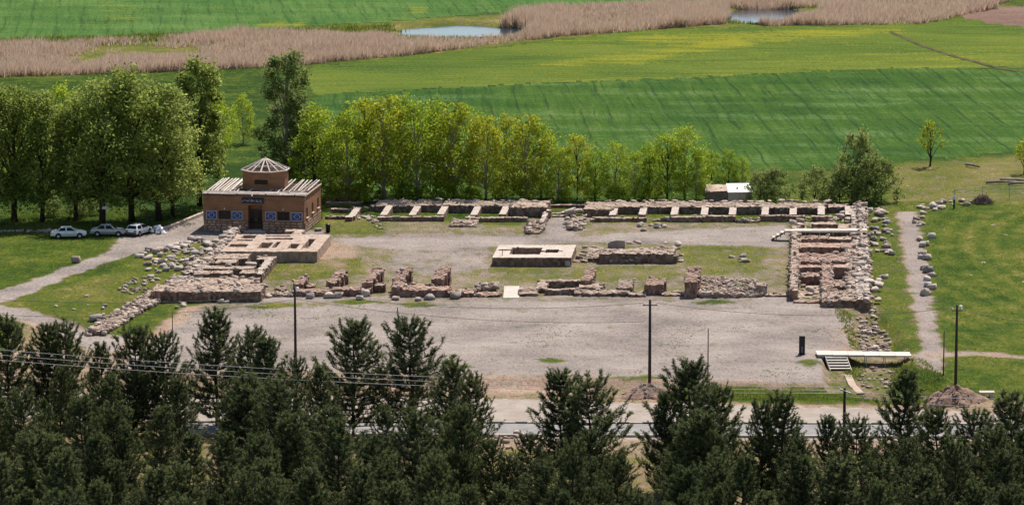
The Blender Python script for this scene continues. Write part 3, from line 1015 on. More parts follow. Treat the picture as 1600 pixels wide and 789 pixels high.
for px, py, s in ((572, 318, 1.2), (588, 314, 1.0), (605, 314, .9), (617, 314, .8), (658, 313, .9), (670, 314, .8), (686, 312, 1.5), (712, 315, 1.3), (722, 314, .9), (742, 315, 1.4),
                  (752, 316, 1.1), (773, 315, 1.0), (785, 315, 1.2), (801, 316, 1.5), (815, 315, 1.3), (838, 317, 1.5), (846, 322, 1.2), (830, 321, 1.0)):
    w = P(px, py + 12, 0)
    rock((w.x, w.y, 1.0 if px > 580 else .35), s * 0.85, name='coping_stone', parent=t, flat=0.38)
plan('gate_wall', [C(847, 356, 340, 0.7, 0.75), R(852, 862, 341, 1.2, 1.0)], t, [M['white_cap'], M['mason']], seed=41, edge=0.2)
plan('fallen_wall', [C(832, 366, 347, 1.7, 0.35, 0.3)], t, CM, seed=42, rough=0.12, edge=0.9, top_st=0.35, stone=0.4)
# ------------------------------------------------------------------ gate thresholds
t = tag(empty('gate_threshold'), 'pale stone thresholds across the gap in the rear range', 'threshold')
plan('sill', [R(863, 901, 339.5, 0.6, 0.2)], t, [M['white_cap'], M['mason']], rough=0.01, edge=0.0, top_st=0, seed=43)
plan('sill', [R(863, 901, 336, 0.5, 0.2)], t, [M['white_cap'], M['mason']], rough=0.01, edge=0.05, top_st=0, seed=44)
plan('back_sill', [R(848, 920, 325, 0.6, 0.4)], t, CM, rough=0.02, edge=0.1, seed=45, stone=.2)
# ------------------------------------------------------------------ rear range, right of the gate
t = tag(empty('ruined_range'), 'long ruined rear range of rooms right of the gate, in front of the shed', 'ruin')
plan('rear_wall', [R(912, 956, 339, 6.0, 1.0, 1.05), R(955, 1010, 335, 3.6, 0.95, 1.1), R(1008, 1100, 334, 3.6, 0.9, 1.1), R(1098, 1195, 335, 3.6, 0.95, 1.05), R(1193, 1292, 335, 3.2, 0.9, 1.0), R(1290, 1322, 333, 2.4, 0.8)],
     t, CM, rough=0.08, seed=50)
plan('front_wall', [R(922, 932, 347, 0.8, 0.3), R(930, 1009, 347, 0.8, 0.52)], t, CM, seed=51, stone=0.3)
plan('front_wall', [R(1046, 1100, 347, 0.8, 0.62), R(1098, 1150, 347, 0.8, 0.75)], t, CM, seed=52, stone=0.3)
plan('front_wall', [R(1188, 1258, 346, 0.8, 0.68)], t, CM, seed=53, stone=0.3)
plan('front_wall', [R(1268, 1293, 347, 0.8, 0.75)], t, CM, seed=54, stone=0.2)
for i, (x, a) in enumerate(((957, 0.75), (1003, 0.80), (1053, 0.80), (1100, 0.82), (1144, 0.82), (1195, 0.80), (1239, 0.80), (1283, 0.82), (1326, 0.80))):
    plan('pier', [C(x, 345, 333, 0.9, a, a + 0.1)], t, [M['white_cap'], M['mason']], seed=60 + i, rough=0.015, amp=0.018, edge=0.06, top_st=0.0, stone=0.2)
for i, px in enumerate(list(range(948, 1300, 15))):
    w = P(px + random.uniform(-5, 5), 327.5 + random.uniform(-1.0, .6), 0)
    rock((w.x, w.y, 0.98), random.uniform(.6, 1.15), name='coping_stone', parent=t, flat=0.35)
plan('fallen_wall', [C(897, 360, 343, 1.6, 0.3, 0.35)], t, CM, seed=72, rough=0.12, edge=0.9, top_st=0.35, stone=0.42)
plan('rubble_fill', [R(1149, 1187, 348, 0.9, 0.25)], t, CM, seed=73, rough=0.15, edge=0.9, top_st=0.7, stone=0.4)
plan('rubble_fill', [R(1020, 1046, 346, 0.7, 0.15)], t, CM, seed=74, rough=0.15, edge=0.9, top_st=0.8, stone=0.45)
for px, py, s in ((890, 336, 1.5), (903, 333, 1.3), (884, 352, .9), (886, 344, .9), (900, 357, .9), (912, 353, .8), (905, 346, .9), (893, 330, 1.1), (882, 334, .8)):
    w = P(px, py + 3)
    rock((w.x, w.y, 0.3), s, name='fallen_stone', parent=t, flat=0.55)

# ------------------------------------------------------------------ right wing
t = tag(empty('ruined_wing'), 'ruined right wing of parallel vault walls with a boardwalk across it', 'ruin')


def RT(px0, px1, ytf, ytb, h, hb=None):
    """rectangle given by its top: front edge ytf, back edge ytb, at height h"""
    u0, v0 = UV(px0, ytf, h)
    u1, _ = UV(px1, ytf, h)
    _, v1 = UV(px0, ytb, h)
    return (u0, u1, v0, v1, h, h if hb is None else hb)


XL, XR = 1233, 1346
plan('floor', [RT(XL, XR + 4, 466, 338, 0.02)], t, CM, rough=0.05, seed=80, edge=0.0, top_st=0.10, stone=0.3)
plan('side_wall', [(UV(1234, 460)[0], UV(1234, 460)[0] + 0.95, UV(1234, 470)[1], UV(1234, 366)[1], 1.25, 1.1)], t, [M['cap'], M['mason']], rough=0.09, seed=81, edge=0.45, top_st=0.2, stone=0.34)
uo = UV(1337, 460)[0]
plan('outer_wall', [(uo, uo + 1.55, UV(1340, 482)[1], UV(1340, 440)[1], 0.95, 1.1), (uo + .05, uo + 1.7, UV(1340, 440)[1], UV(1340, 332)[1], 1.15, 0.85), (uo - .9, uo + .1, UV(1340, 470)[1], UV(1340, 400)[1], 0.9, 1.0),
                    (uo + 0.85, uo + 1.35, UV(1340, 400)[1], UV(1340, 331)[1], 1.3, 1.15)],
     t, [M['white_cap'], M['mason']], rough=0.09, seed=82, edge=0.5, top_st=0.2, stone=0.45)
CMR = [M['redcap'], M['redbrick']]
for i, (a, b, yf, yb, h, hb, mt, rg) in enumerate((
        (1268, 1310, 350.5, 347.5, 0.85, None, CM, .03), (1246, 1257, 351, 348, .8, None, CM, .03),
        (1246, 1330, 361.5, 357, 1.0, None, CM, .03), (1290, 1336, 374, 369.5, 1.0, None, CM, .04), (1240, 1292, 374, 369, 1.05, None, CMR, .12),
        (1243, 1338, 386, 379, 1.15, 1.1, CMR, .06), (1236, 1340, 409, 398, 1.15, 1.35, CMR, .15), (1237, 1325, 418, 412.5, 1.35, 1.3, CMR, .06),
        (1284, 1352, 470, 457, 0.75, 1.0, CM, .15), (1252, 1280, 432, 426, 1.0, None, CMR, .12), (1304, 1328, 447, 440, 0.6, .7, CM, .12))):
    plan('vault_wall', [RT(a, b, yf, yb, h, hb)], t, mt, rough=rg, seed=90 + i, edge=0.2 if rg < .1 else .4, top_st=0.03 if rg < .1 else .15, stone=0.26 if rg < .1 else .4)
plan('cross_wall', [C(1292, 462, 430, 1.15, 0.9, 1.4)], t, CMR, rough=0.12, seed=110, edge=.6, top_st=.25)
plan('cross_wall', [C(1331, 452, 418, 0.8, 0.9, 1.2)], t, CM, rough=0.12, seed=111, edge=.6, top_st=.25)
plan('front_footing', [R(1240, 1300, 474, 1.2, 0.2), R(1296, 1340, 480, 2.2, 0.75)], t, CMR, rough=0.08, seed=112, edge=.6, top_st=.2)
for px, py, s, z in ((1240, 440, .9, .9), (1240, 455, 1.0, .6), (1318, 405, .9, 1.1), (1345, 415, 1.1, 1.0), (1352, 425, 1.2, 1.0), (1340, 432, 1.3, 1.0), (1358, 442, 1.6, .9), (1370, 447, 1.5, .5), (1345, 440, 1.0, 1.), (1330, 395, .9, 1.1),
                  (1336, 322, 1.0, .8), (1350, 321, 1.1, .9), (1313, 340, 1.6, .3), (1325, 344, 1.1, .3), (1305, 345, .8, .3), (1330, 337, 1.0, .4), (1318, 334, .9, .3), (1250, 347, 1.3, .3), (1240, 350, 1.2, .2), (1296, 341, .9, .3),
                  (1265, 455, 1.6, .4), (1255, 448, 1.0, .4), (1275, 460, 1.0, .3), (1350, 462, 1.1, .7), (1360, 466, 1.2, .6), (1372, 470, 1.1, .3), (1365, 455, 1.2, .6), (1345, 398, 1.0, 1.1), (1350, 405, 1.1, 1.1), (1352, 385, 1.0, 1.1), (1348, 372, .9, 1.0)):
    w = P(px, py, z)
    rock((w.x, w.y, z), s, name='fallen_stone', parent=t, flat=0.5)
# boardwalk over the wing, with three steps at its left end
t = tag(empty('boardwalk'), 'pale plank boardwalk crossing the right wing with three steps at its left end', 'boardwalk')
a, b = P(1227, 361, 1.25), P(1356, 360, 1.25)
d = b - a
for i in range(9):
    p0, p1 = a + d * (i / 9), a + d * ((i + 0.985) / 9)
    mb = MB()
    mb.box(((p0.x + p1.x) / 2, (p0.y + p1.y) / 2 + 0.75, 1.22 + random.uniform(-.008, .008)), (p1.x - p0.x, 1.5, 0.08))
    mb.build('deck_board', M['deck'], t)
mb = MB(); mb.box(((a.x + b.x) / 2, a.y + 0.1, 1.11), (d.length - .05, 0.08, 0.13)); mb.build('bearer', M['deck'], t)
for i in range(6):
    p = a + d * ((i + .5) / 6)
    mb = MB(); mb.box((p.x, p.y + .2, .55), (.08, .08, 1.1)); mb.build('support_post', M['metal'], t)
for i in range(3):
    mb = MB()
    mb.box((a.x - 0.28 - i * 0.5, a.y + .7, 1.0 - i * 0.3), (0.54, 1.5, 0.1))
    mb.build('step', M['deck'], t)
    mb = MB()
    mb.box((a.x - 0.05 - i * 0.5, a.y + .7, .83 - i * 0.3), (0.04, 1.4, 0.24))
    mb.build('riser', M['darkwood'], t)
mb = MB(); mb.bar((a.x - 1.7, a.y + .06, .12), (a.x, a.y + .06, 1.1), .06, .2); mb.build('stringer', M['darkwood'], t)

# ------------------------------------------------------------------ left range
t = tag(empty('mud_brick_block'), 'large restored mud brick block with open cells in front of the museum', 'ruin')
MM = [M['cap'], M['mud']]
bl = [RT(345, 496, 393, 366.5, 1.3)]
for (x0, x1, y0, y1) in ((376, 397, 372.5, 367.5), (370, 393, 376.5, 374.5), (354, 385, 386, 381), (414, 455, 369.8, 368), (413, 455, 374.5, 372), (403, 418, 387.5, 379), (423, 431, 387, 378), (450, 463, 388, 380.5), (469, 480, 387.5, 373)):
    q = RT(x0, x1, y0, y1, 1.3)
    bl.append((q[0], q[1], q[2], q[3], 0.35, 0.35))
plan('block', bl, t, MM, cell=0.28, rough=0.012, amp=0.02, seed=120, edge=0.04, top_st=0.0, stone=0.2)
plan('wall_stub', [RT(455, 471, 366, 359, 1.0), (RT(445, 470, 361, 358.5, 1.0))], t, MM, rough=0.02, seed=121, edge=.1, top_st=0)

t = tag(empty('ruined_range'), 'collapsed stone range left of the court with stacked parallel walls and dark front face', 'ruin')
for i, (x0, x1, yf, yb, h, hb, mt, rg) in enumerate((
        (334, 387, 404, 397, 1.2, 1.2, CM, .05), (336, 366, 411, 406, 1.1, 1.15, CM, .06), (401, 428, 404.5, 400.5, 1.0, 1.0, CM, .04), (316, 398, 420, 416, 1.0, 1.05, CM, .04),
        (302, 326, 428, 424, .95, 1.0, CM, .05), (328, 360, 427.5, 423, 1.05, 1.05, CM, .06), (374, 400, 427, 422, 1.05, 1.1, CM, .05))):
    plan('parallel_wall', [RT(x0, x1, yf, yb, h, hb)], t, mt, rough=rg, seed=130 + i, edge=.4, top_st=.06, stone=.28)
plan('side_wall', [C(404, 441, 418, 1.0, 0.95, 1.2)], t, [M['white_cap'], M['mason']], rough=.04, seed=140, edge=.4)
plan('terrace', [RT(300, 400, 441, 434, 1.4, 1.4), RT(262, 402, 446, 440.5, 1.3, 1.45), RT(236, 408, 455, 445.5, 1.2, 1.35)], t, CM, rough=.07, seed=141, edge=.3, top_st=.14, stone=.4)
plan('terrace_front', [R(236, 330, 472, 1.4, 1.15, 1.25), R(330, 372, 471, 1.4, 1.1, 1.2), R(370, 408, 468, 1.2, .7, .95), R(226, 240, 471, 2.6, .6, .9)], t, [M['cap'], M['redbrick']], rough=.07, seed=142, edge=.3, top_st=.2, stone=.36)
plan('rubble_edge', [C(300, 436, 412, 2.2, .7, .9), C(330, 412, 380, 1.6, .7, 1.0), C(345, 396, 372, 1.2, .8, 1.2), R(262, 312, 447, 3.2, .5, .5)], t, [M['white_cap'], M['mason']], rough=.16, seed=143, edge=.7, top_st=.3, stone=.42)
for px, py, s, z in ((357, 416, 1.0, 1.0), (392, 414, 1.3, .8), (416, 408, 1.1, .9), (300, 404, .9, .5), (312, 408, 1.1, .5), (322, 408, 1.2, .6), (298, 414, 1.0, .5), (338, 378, 1.3, .9), (348, 372, 1.3, .9), (356, 367, 1.2, .9), (334, 386, 1.2, .8), (328, 392, 1.1, .7)):
    w = P(px, py, z)
    rock((w.x, w.y, z), s, name='fallen_stone', parent=t, flat=.5)
# rubble wall running down to the left corner of the yard
t = tag(empty('rubble_ridge'), 'tumbled rubble wall running from the left range down to the paths', 'wall')
pa, pb = (232, 474), (150, 524)
rr = []
for i in range(9):
    f = i / 8
    x, y = pa[0] + (pb[0] - pa[0]) * f, pa[1] + (pb[1] - pa[1]) * f
    rr.append(R(x - 16, x + 16, y, 3.6, .35, .4))
plan('wall_core', rr, t, CM, rough=.16, seed=150, edge=.9, top_st=.4, stone=.42)

# ------------------------------------------------------------------ front row of the court
def front(label, rects, mats=CM, seed=0, **kw):
    o = tag(empty('masonry_ruin'), label, 'ruin')
    plan('wall', rects, o, mats, seed=seed, **kw)
    return o


front('low broken brick wall behind the lamp pole, left end of the front row', [R(456, 520, 463, 1.6, .45, .6), R(518, 566, 463, 2.0, .85, .7), R(562, 578, 463, 1.8, .5, .7), R(478, 492, 455, 1.3, .6)], CMR, 160, rough=.1, edge=.6, top_st=.2)
front('thick red brick wall stretch left of the white ramp', [R(612, 630, 464, 3.2, 1.0, 1.3), R(628, 700, 464, 2.6, .85, .8), R(698, 745, 464, 2.2, .5, .55), R(742, 782, 464, 1.4, .22, .3), R(645, 672, 458, 1.8, .8)], CMR, 161, rough=.09, edge=.55, top_st=.15)
front('stack of fallen slabs at the right end of the red brick wall', [R(748, 771, 456, 1.6, .55, .75)], CMR, 162, rough=.18, edge=.9, top_st=.5, stone=.6)
front('low wall of a small walled room right of the white ramp', [R(810, 838, 463, 2.6, .35, .6), R(838, 852, 458, 5.0, .6, .7), R(853, 908, 461, 0.9, .62), R(853, 910, 450, .9, .85), R(896, 985, 463, 1.6, .38, .5), R(905, 940, 456, 2.6, .5, .6)], CM, 163, rough=.06, edge=.35, top_st=.1)

front('low pale footing running left from the lamp pole to the terrace', [R(408, 458, 464, 2.2, .22, .3), R(432, 446, 457, 1.2, .45)], CM, 164, rough=.1, edge=.6, top_st=.3, stone=.36)
front('low line of small stones between the stepped pier and the tallest pier', [R(1034, 1072, 463, 1.4, .18, .25)], CM, 165, rough=.1, edge=.8, top_st=.4, stone=.34)
front('low line of stones joining the small room wall to the stepped pier', [R(984, 1010, 464, 1.4, .2, .3)], CM, 166, rough=.1, edge=.8, top_st=.4, stone=.34)
front('short stone footing left of the front corner of the right wing', [R(1196, 1234, 464, 1.2, .15, .2)], CM, 167, rough=.08, edge=.8, top_st=.4, stone=.36)


def pier(label, px, py, width, depth, h, hb, mats=CMR, seed=0, tilt=0.0):
    o = tag(empty('brick_pier'), label, 'pier')
    u, v = UV(px, py)
    rc = []
    n_ = 9
    for k in range(n_):
        f = k / n_
        uu = u + tilt * f
        hh = h + (hb - h) * f
        rc.append((uu - width / 2, uu + width / 2, v + depth * f, v + depth * (f + 1 / n_) + .01, hh, hh + (hb - h) / n_))
    plan('pier_core', rc, o, mats, seed=seed, cell=.24, rough=.05, edge=.4, top_st=.12, stone=.27, amp=.05)
    return o


pier('squat crumbling pier beside the lamp pole', 466, 456, 1.2, 3.0, .9, 1.3, CMR, 170, .3)
pier('leaning brick pier with orange top, second along the front row', 519, 455, 1.3, 4.8, 1.0, 1.7, CMR, 171, .6)
pier('tall slanting brick pier at the end of the left front wall', 573, 459, 1.15, 5.5, 1.3, 1.95, CMR, 172, .9)
pier('bulky broken pier on the left end of the red brick wall', 622, 456, 1.4, 4.0, 1.45, 2.15, CMR, 173, .6)
pier('round-faced brick pier midway along the red brick wall', 683, 455, 1.4, 4.0, 1.35, 2.15, CMR, 174, .7)
pier('slender pier at the right corner of the small walled room', 916, 452, 1.2, 4.4, 1.05, 1.8, CMR, 175, .4)
pier('stubby pier of pale stones right of the small room', 976, 460, 1.6, 3.2, .8, 1.2, CM, 176, .1)
pier('squat pier with a stepped top between two taller piers', 1022, 461, 2.2, 2.6, 1.15, 1.5, CMR, 177, .3)
pier('tallest brick pier with a stepped slanting top near the utility pole', 1080, 465, 1.5, 4.8, 1.75, 2.75, CMR, 178, .2)
pier('small square pier at the right end of the rubble heap', 1189, 462, 1.1, 1.6, 1.1, 1.25, [M['cap'], M['rubble']], 179, 0)
pier('low stone block pier standing beside the slanting brick pier', 594, 457, 1.3, 1.2, .8, .9, CM, 180, 0)
t = tag(empty('rubble_heap'), 'long heap of loose pale rubble between two front piers', 'rubble')
plan('heap_core', [R(1092, 1140, 465, 2.6, .35, .9), R(1136, 1184, 465, 2.0, .3, .75)], t, [M['cap'], M['rubble']], rough=.1, seed=190, edge=.9, top_st=.8, stone=.38)
hp = P_arr(pts_in([(1090, 464), (1095, 446), (1180, 448), (1190, 464)], 420, 5))
hz = .15 + .75 * np.clip((hp[1] - P(1100, 466).y) / 6, 0, 1)
v_, q_ = rubble_mesh(np.stack([hp[0], hp[1], hz], 1), rng.uniform(.2, .55, 420), 9)
o = link('rubble', np_mesh('rubble', v_, q_, M['rubble']), t); o['kind'] = 'stuff'
# white ramp board in the opening
t = tag(empty('ramp'), 'plain white ramp laid through the opening in the front row', 'ramp')
a, b = P(786, 465, .08), P(811, 465, .08)
c = P(788, 446, .5)
mb = MB()
mb.quad([(a.x, a.y, .06), (b.x, b.y, .06), (b.x + (c.x - a.x), c.y, .45), (c.x, c.y, .45)])
mb.quad([(a.x, a.y, 0), (b.x, b.y, 0), (b.x, b.y, .06), (a.x, a.y, .06)])
mb.quad([(b.x, b.y, -.1), (b.x + (c.x - a.x), c.y, -.1), (b.x + (c.x - a.x), c.y, .45), (b.x, b.y, .06)])
mb.quad([(a.x, a.y, -.1), (a.x, a.y, .06), (c.x, c.y, .45), (c.x, c.y, -.1)])
mb.quad([(c.x, c.y, -.1), (c.x, c.y, .45), (b.x + (c.x - a.x), c.y, .45), (b.x + (c.x - a.x), c.y, -.1)])
mb.build('ramp_board', M['deck'], t)

# ------------------------------------------------------------------ centre of the court
t = tag(empty('stone_platform'), 'square pale plastered platform with a cross-shaped basin in the middle of the court', 'platform')
pl = [RT(769, 893, 402.5, 382.5, 1.05)]
for (x0, x1, y0, y1, h) in ((797, 843, 397.5, 387, .25), (778, 800, 391.5, 390, .6), (842, 853, 393.5, 391.5, .55), (853, 873, 394.5, 389.5, .4), (872, 878, 393, 391.8, .7)):
    q = RT(x0, x1, y0, y1, 1.05)
    pl.append((q[0], q[1], q[2], q[3], h, h))
plan('platform', pl, t, [M['white_cap'], M['mason']], cell=.26, rough=.008, amp=.015, seed=200, edge=.05, top_st=0, stone=.18)
t = tag(empty('rubble_platform'), 'grassy rubble platform with a brick front, right of the basin platform', 'platform')
plan('brick_front', [R(936, 1048, 411.5, 1.2, 1.15, 1.2), R(1046, 1056, 411.5, 1.2, .75), R(928, 938, 410.5, 1.4, .5)], t, CM, seed=201, rough=.06, edge=.5, top_st=.3, stone=.28)
plan('fill', [RT(938, 1050, 398, 384, 1.05, .7), RT(915, 940, 403, 388, .45, .5)], t, [M['cap'], M['mason']], seed=202, rough=.14, edge=.3, top_st=.12, stone=.34)
for px, py, s, z in ((914, 388, 1.1, .4), (928, 387, 1.0, .4), (916, 395, 1.3, .3), (905, 404, 1.5, 0), (899, 410, .9, 0), (912, 410, 1.3, 0), (940, 409, 1.6, 0), (920, 400, 1.2, .3), (908, 399, .9, .2), (983, 381, 1.0, .8), (997, 380, 1.2, .8), (1035, 387, .9, .8),
                  (1040, 381, .8, .7), (1060, 383, 1.2, .4), (1054, 390, 1.0, .6), (1050, 400, .9, .6), (1056, 405, 1.0, .3), (1062, 409, 1.3, 0), (1046, 394, .9, .9), (1065, 400, .9, 0)):
    w = P(px, py, z)
    rock((w.x, w.y, z), s * .8, name='fallen_stone', parent=t, flat=.5)
mb = MB()
w = P(963, 385.5, .75)
n0 = len(mb.v)
for yy in (0, .55):
    for (x, z) in ((-1.05, -.4), (1.05, -.4), (1.03, .72), (.1, .78), (-.62, .66), (-1.02, .42)):
        mb.v.append((w.x + x, w.y + yy, w.z + z))
mb.f += [(0, 1, 2, 3, 4, 5), (11, 10, 9, 8, 7, 6)] + [(i, i + 6, (i + 1) % 6 + 6, (i + 1) % 6) for i in range(6)]
mb.m += [0] * 8
tag(mb.build('standing_slab', M['dark_stone']), 'thick grey slab standing upright at the rear of the rubble platform', 'stone')
tag(rock(P(887, 416), 1.0, flat=.85, seed=5), 'cut stone cube at the front right corner of the basin platform', 'stone')
# earth and dry-weed heap near the rear range
t = tag(empty('earth_heap'), 'low heap of dry earth and weeds in front of the rear range', 'heap')
plan('heap', [R(703, 745, 355, 4.0, .25, .35), R(708, 738, 353, 2.4, .45, .5)], t, [M['cap'], M['cap']], seed=205, rough=.12, edge=.6, top_st=.3, stone=.3)

# ------------------------------------------------------------------ museum building
o0 = P(318, 361)
MU = empty('museum_building', (o0.x, o0.y, 0), math.radians(-8))
tag(MU, 'brown brick museum with an octagonal lantern and bare roof rafters', 'building')
L_, D_, Hh_, BH = 12.9, 11.0, 4.62, 1.35      # facade, depth, height, height of the stone base


def wall_holes(mb, x0, x1, z0, z1, holes, y, flip=False, axis='x', m=0):
    """wall rectangle with rectangular openings (x0,x1,z0,z1) and 0.3 m reveals"""
    gx = sorted({x0, x1} | {h[0] for h in holes} | {h[1] for h in holes})
    gz_ = sorted({z0, z1} | {h[2] for h in holes} | {h[3] for h in holes})

    def pt(a, b, c):
        return (a, b, c) if axis == 'x' else (b, a, c)
    for a, b in zip(gx[:-1], gx[1:]):
        for c, e in zip(gz_[:-1], gz_[1:]):
            if any(h[0] <= a and b <= h[1] and h[2] <= c and e <= h[3] for h in holes): continue
            mb.quad([pt(a, y, c), pt(b, y, c), pt(b, y, e), pt(a, y, e)], m)
    dpt = 0.3 if not flip else -0.3
    for a, b, c, e in holes:
        mb.quad([pt(a, y, c), pt(a, y + dpt, c), pt(a, y + dpt, e), pt(a, y, e)], m)
        mb.quad([pt(b, y, c), pt(b, y + dpt, c), pt(b, y + dpt, e), pt(b, y, e)], m)
        mb.quad([pt(a, y, c), pt(b, y, c), pt(b, y + dpt, c), pt(a, y + dpt, c)], m)
        mb.quad([pt(a, y, e), pt(b, y, e), pt(b, y + dpt, e), pt(a, y + dpt, e)], m)


WIN = [(1.95, 3.5, 1.55, 2.65), (9.45, 11.0, 1.55, 2.65)]
DOOR = (5.75, 7.55, 0.3, 3.4)
mb = MB()
wall_holes(mb, 0, L_, BH, Hh_, WIN + [(DOOR[0], DOOR[1], BH, DOOR[3])], 0)
SW = [(1.3, 2.35, 1.75, 2.95), (4.9, 5.95, 1.85, 3.05), (8.5, 9.6, 1.9, 3.15)]
wall_holes(mb, 0, D_, BH, Hh_, SW, L_, True, 'y')
wall_holes(mb, 0, D_, BH, Hh_, [], 0, False, 'y')
wall_holes(mb, 0, L_, BH, Hh_, [], D_)
mb.quad([(0.02, .02, BH), (L_ - .02, .02, BH), (L_ - .02, D_ - .02, BH), (.02, D_ - .02, BH)])
mb.build('wall', M['brick'], MU)
mb = MB()
for f in (0, D_ - .04):
    pass
mb.box((DOOR[0] / 2 + .01, D_ / 2, BH / 2 - .35), (DOOR[0] - .06, D_ - .08, BH + .7))
mb.box(((DOOR[1] + L_) / 2 - .01, D_ / 2, BH / 2 - .35), (L_ - DOOR[1] - .06, D_ - .08, BH + .7))
mb.build('plinth', M['mason'], MU)
# dressed blocks of the plinth: front and right side
sm = []
for k in range(6):
    sm.append(stone_template(900 + k, 0.93))
blk = [np_mesh('stone_block', v * 1.04, q, M['rubble' if k % 2 else 'stone']) for k, (v, q) in enumerate(sm)]


def course(x0, x1, z, hgt, fn):
    x = x0
    while x < x1 - .15:
        w = min(random.uniform(.5, .95), x1 - x)
        fn(x + w / 2, z + hgt / 2, w - .02, hgt - .02)
        x += w


M['plinth_stone'] = rocky('plinth_stone', [(0.22, 0.13, 0.085), (0.36, 0.22, 0.145), (0.48, 0.34, 0.25)], 1.0, True, .6)
blk = [np_mesh('stone_block', v * 1.04, q, M['plinth_stone']) for k, (v, q) in enumerate(sm)]
for r_ in range(4):
    for (a, b) in ((0, DOOR[0] - .02), (DOOR[1] + .02, L_)):
        course(a, b, r_ * .335, .335, lambda x, z, w, h: link('stone_block', random.choice(blk), MU, (x, .0 + random.uniform(-.012, .012), z), (0, 0, 0), (w, .16, h)))
    course(0.05, D_, r_ * .335, .335, lambda x, z, w, h: link('stone_block', random.choice(blk), MU, (L_ + random.uniform(-.012, .012), x, z), (0, 0, 0), (.16, w, h)))
# windows
for (a, b, c, e) in WIN:
    mb = MB(); mb.box(((a + b) / 2, .27, (c + e) / 2), (b - a - .1, .02, e - c - .1)); wn = mb.build('window', M['glass'], MU)
    mb = MB()
    for xx in (a + .03, (a + b) / 2, b - .03): mb.box((xx, .24, (c + e) / 2), (.06, .05, e - c))
    for zz in (c + .03, e - .03): mb.box(((a + b) / 2, .24, zz), (b - a - .14, .045, .06))
    mb.build('frame', M['darkwood'], wn)
    mb = MB(); mb.box(((a + b) / 2, .08, c - .05), (b - a + .1, .3, .08)); mb.build('sill', M['cap'], wn)
    mb = MB(); mb.lathe(((a + b) / 2, -.09, e + .28), [(.0, .1), (.05, .08), (.07, 0), (.05, -.09), (.0, -.1)], 'Z', 10); mb.box(((a + b) / 2, -.03, e + .36), (.05, .1, .04))
    mb.build('wall_lamp', M['white'], MU, True)
for (a, b, c, e) in SW:
    mb = MB(); mb.box((L_ - .27, (a + b) / 2, (c + e) / 2), (.02, b - a - .08, e - c - .08)); wn = mb.build('window', M['glass'], MU)
    mb = MB()
    for yy in (a + .03, b - .03): mb.box((L_ - .24, yy, (c + e) / 2), (.05, .06, e - c))
    for zz in (c + .03, (c + e) / 2, e - .03): mb.box((L_ - .24, (a + b) / 2, zz), (.045, b - a - .14, .06))
    mb.build('frame', M['darkwood'], wn)
    mb = MB(); mb.box((L_ + .02, (a + b) / 2, c - .05), (.3, b - a + .15, .09)); mb.build('sill', M['white_cap'], wn)
# porch and doors
mb = MB()
a, b, c, e = DOOR
mb.quad([(a, 0, c), (a, .9, c), (a, .9, e), (a, 0, e)]); mb.quad([(b, 0, c), (b, .9, c), (b, .9, e), (b, 0, e)]); mb.quad([(a, 0, e), (b, 0, e), (b, .9, e), (a, .9, e)])
mb.quad([(a, .9, c), (b, .9, c), (b, .9, e), (a, .9, e)])
mb.build('porch', M['brick'], MU)
mb = MB(); mb.box(((a + b) / 2, .35, c - .35), (b - a - .01, 1.1, .7)); mb.build('porch_floor', M['cap'], MU)
for k in range(2):
    mb = MB(); mb.box(((a + b) / 2, -.35 - k * .32, .07 - k * .14), (b - a + .9, .33, .3)); mb.build('porch_step', M['dark_stone'], MU)
for k, (x0, x1) in enumerate(((a + .03, a + .83), (a + .87, b - .03))):
    mb = MB(); mb.box(((x0 + x1) / 2, .86, 1.55), (x1 - x0, .05, 2.45)); dr_ = mb.build('door', M['darkwood'] if k == 0 else M['dark'], MU)
    mb = MB(); mb.box(((x0 + x1) / 2, .83, 1.75), (x1 - x0 - .24, .02, 1.6)); mb.build('pane', M['glass'], dr_)
    mb = MB(); mb.box((x1 - .08 if k == 0 else x0 + .08, .80, 1.4), (.03, .06, .3)); mb.build('handle', M['metal'], dr_)
# name board with white cursive lettering
mb = MB(); mb.box((6.35, -.10, 4.02), (2.75, .10, .72)); sg = mb.build('sign_board', M['signbg'], MU)
mb = MB()


def stroke(pts, w=.045):
    for p, q in zip(pts[:-1], pts[1:]):
        mb.bar((p[0], -.158, p[1]), (q[0], -.158, q[1]), .012, w)


def sx_(px): return 4.97 + (px - 290) / (1190 - 290) * 2.75


def sz_(py): return 4.38 - (py - 320) / (510 - 320) * .72


for s_ in ([(310, 445), (330, 455), (350, 440), (372, 410), (420, 400), (460, 412), (490, 430), (540, 440), (590, 440), (610, 425), (605, 405)], [(520, 425), (520, 408)], [(555, 425), (555, 410)],
           [(640, 425), (660, 442), (710, 445), (760, 443), (800, 435), (810, 410)], [(700, 440), (695, 375)], [(745, 440), (742, 385)], [(590, 385), (625, 372), (650, 385)], [(820, 400), (838, 412)],
           [(870, 445), (930, 448), (980, 460), (1000, 455)], [(915, 445), (908, 385)], [(950, 430), (935, 405)], [(1010, 420), (1040, 440), (1070, 430), (1080, 410)], [(1095, 420), (1130, 402)], [(1085, 445), (1110, 465), (1105, 490), (1085, 495)],
           [(1020, 395), (1035, 395)], [(1050, 395), (1062, 395)], [(680, 468), (694, 468)], [(540, 470), (556, 470)]):
    stroke([(sx_(a), sz_(b)) for a, b in s_])
mb.build('lettering', M['posterw'], sg)
mb = MB(); mb.box((6.35, -.3, 4.72), (.07, .5, .07)); mb.lathe((6.35, -.5, 4.64), [(0, .1), (.07, .06), (.08, -.03), (0, -.08)], 'Z', 8); mb.build('sign_lamp', M['white'], MU)
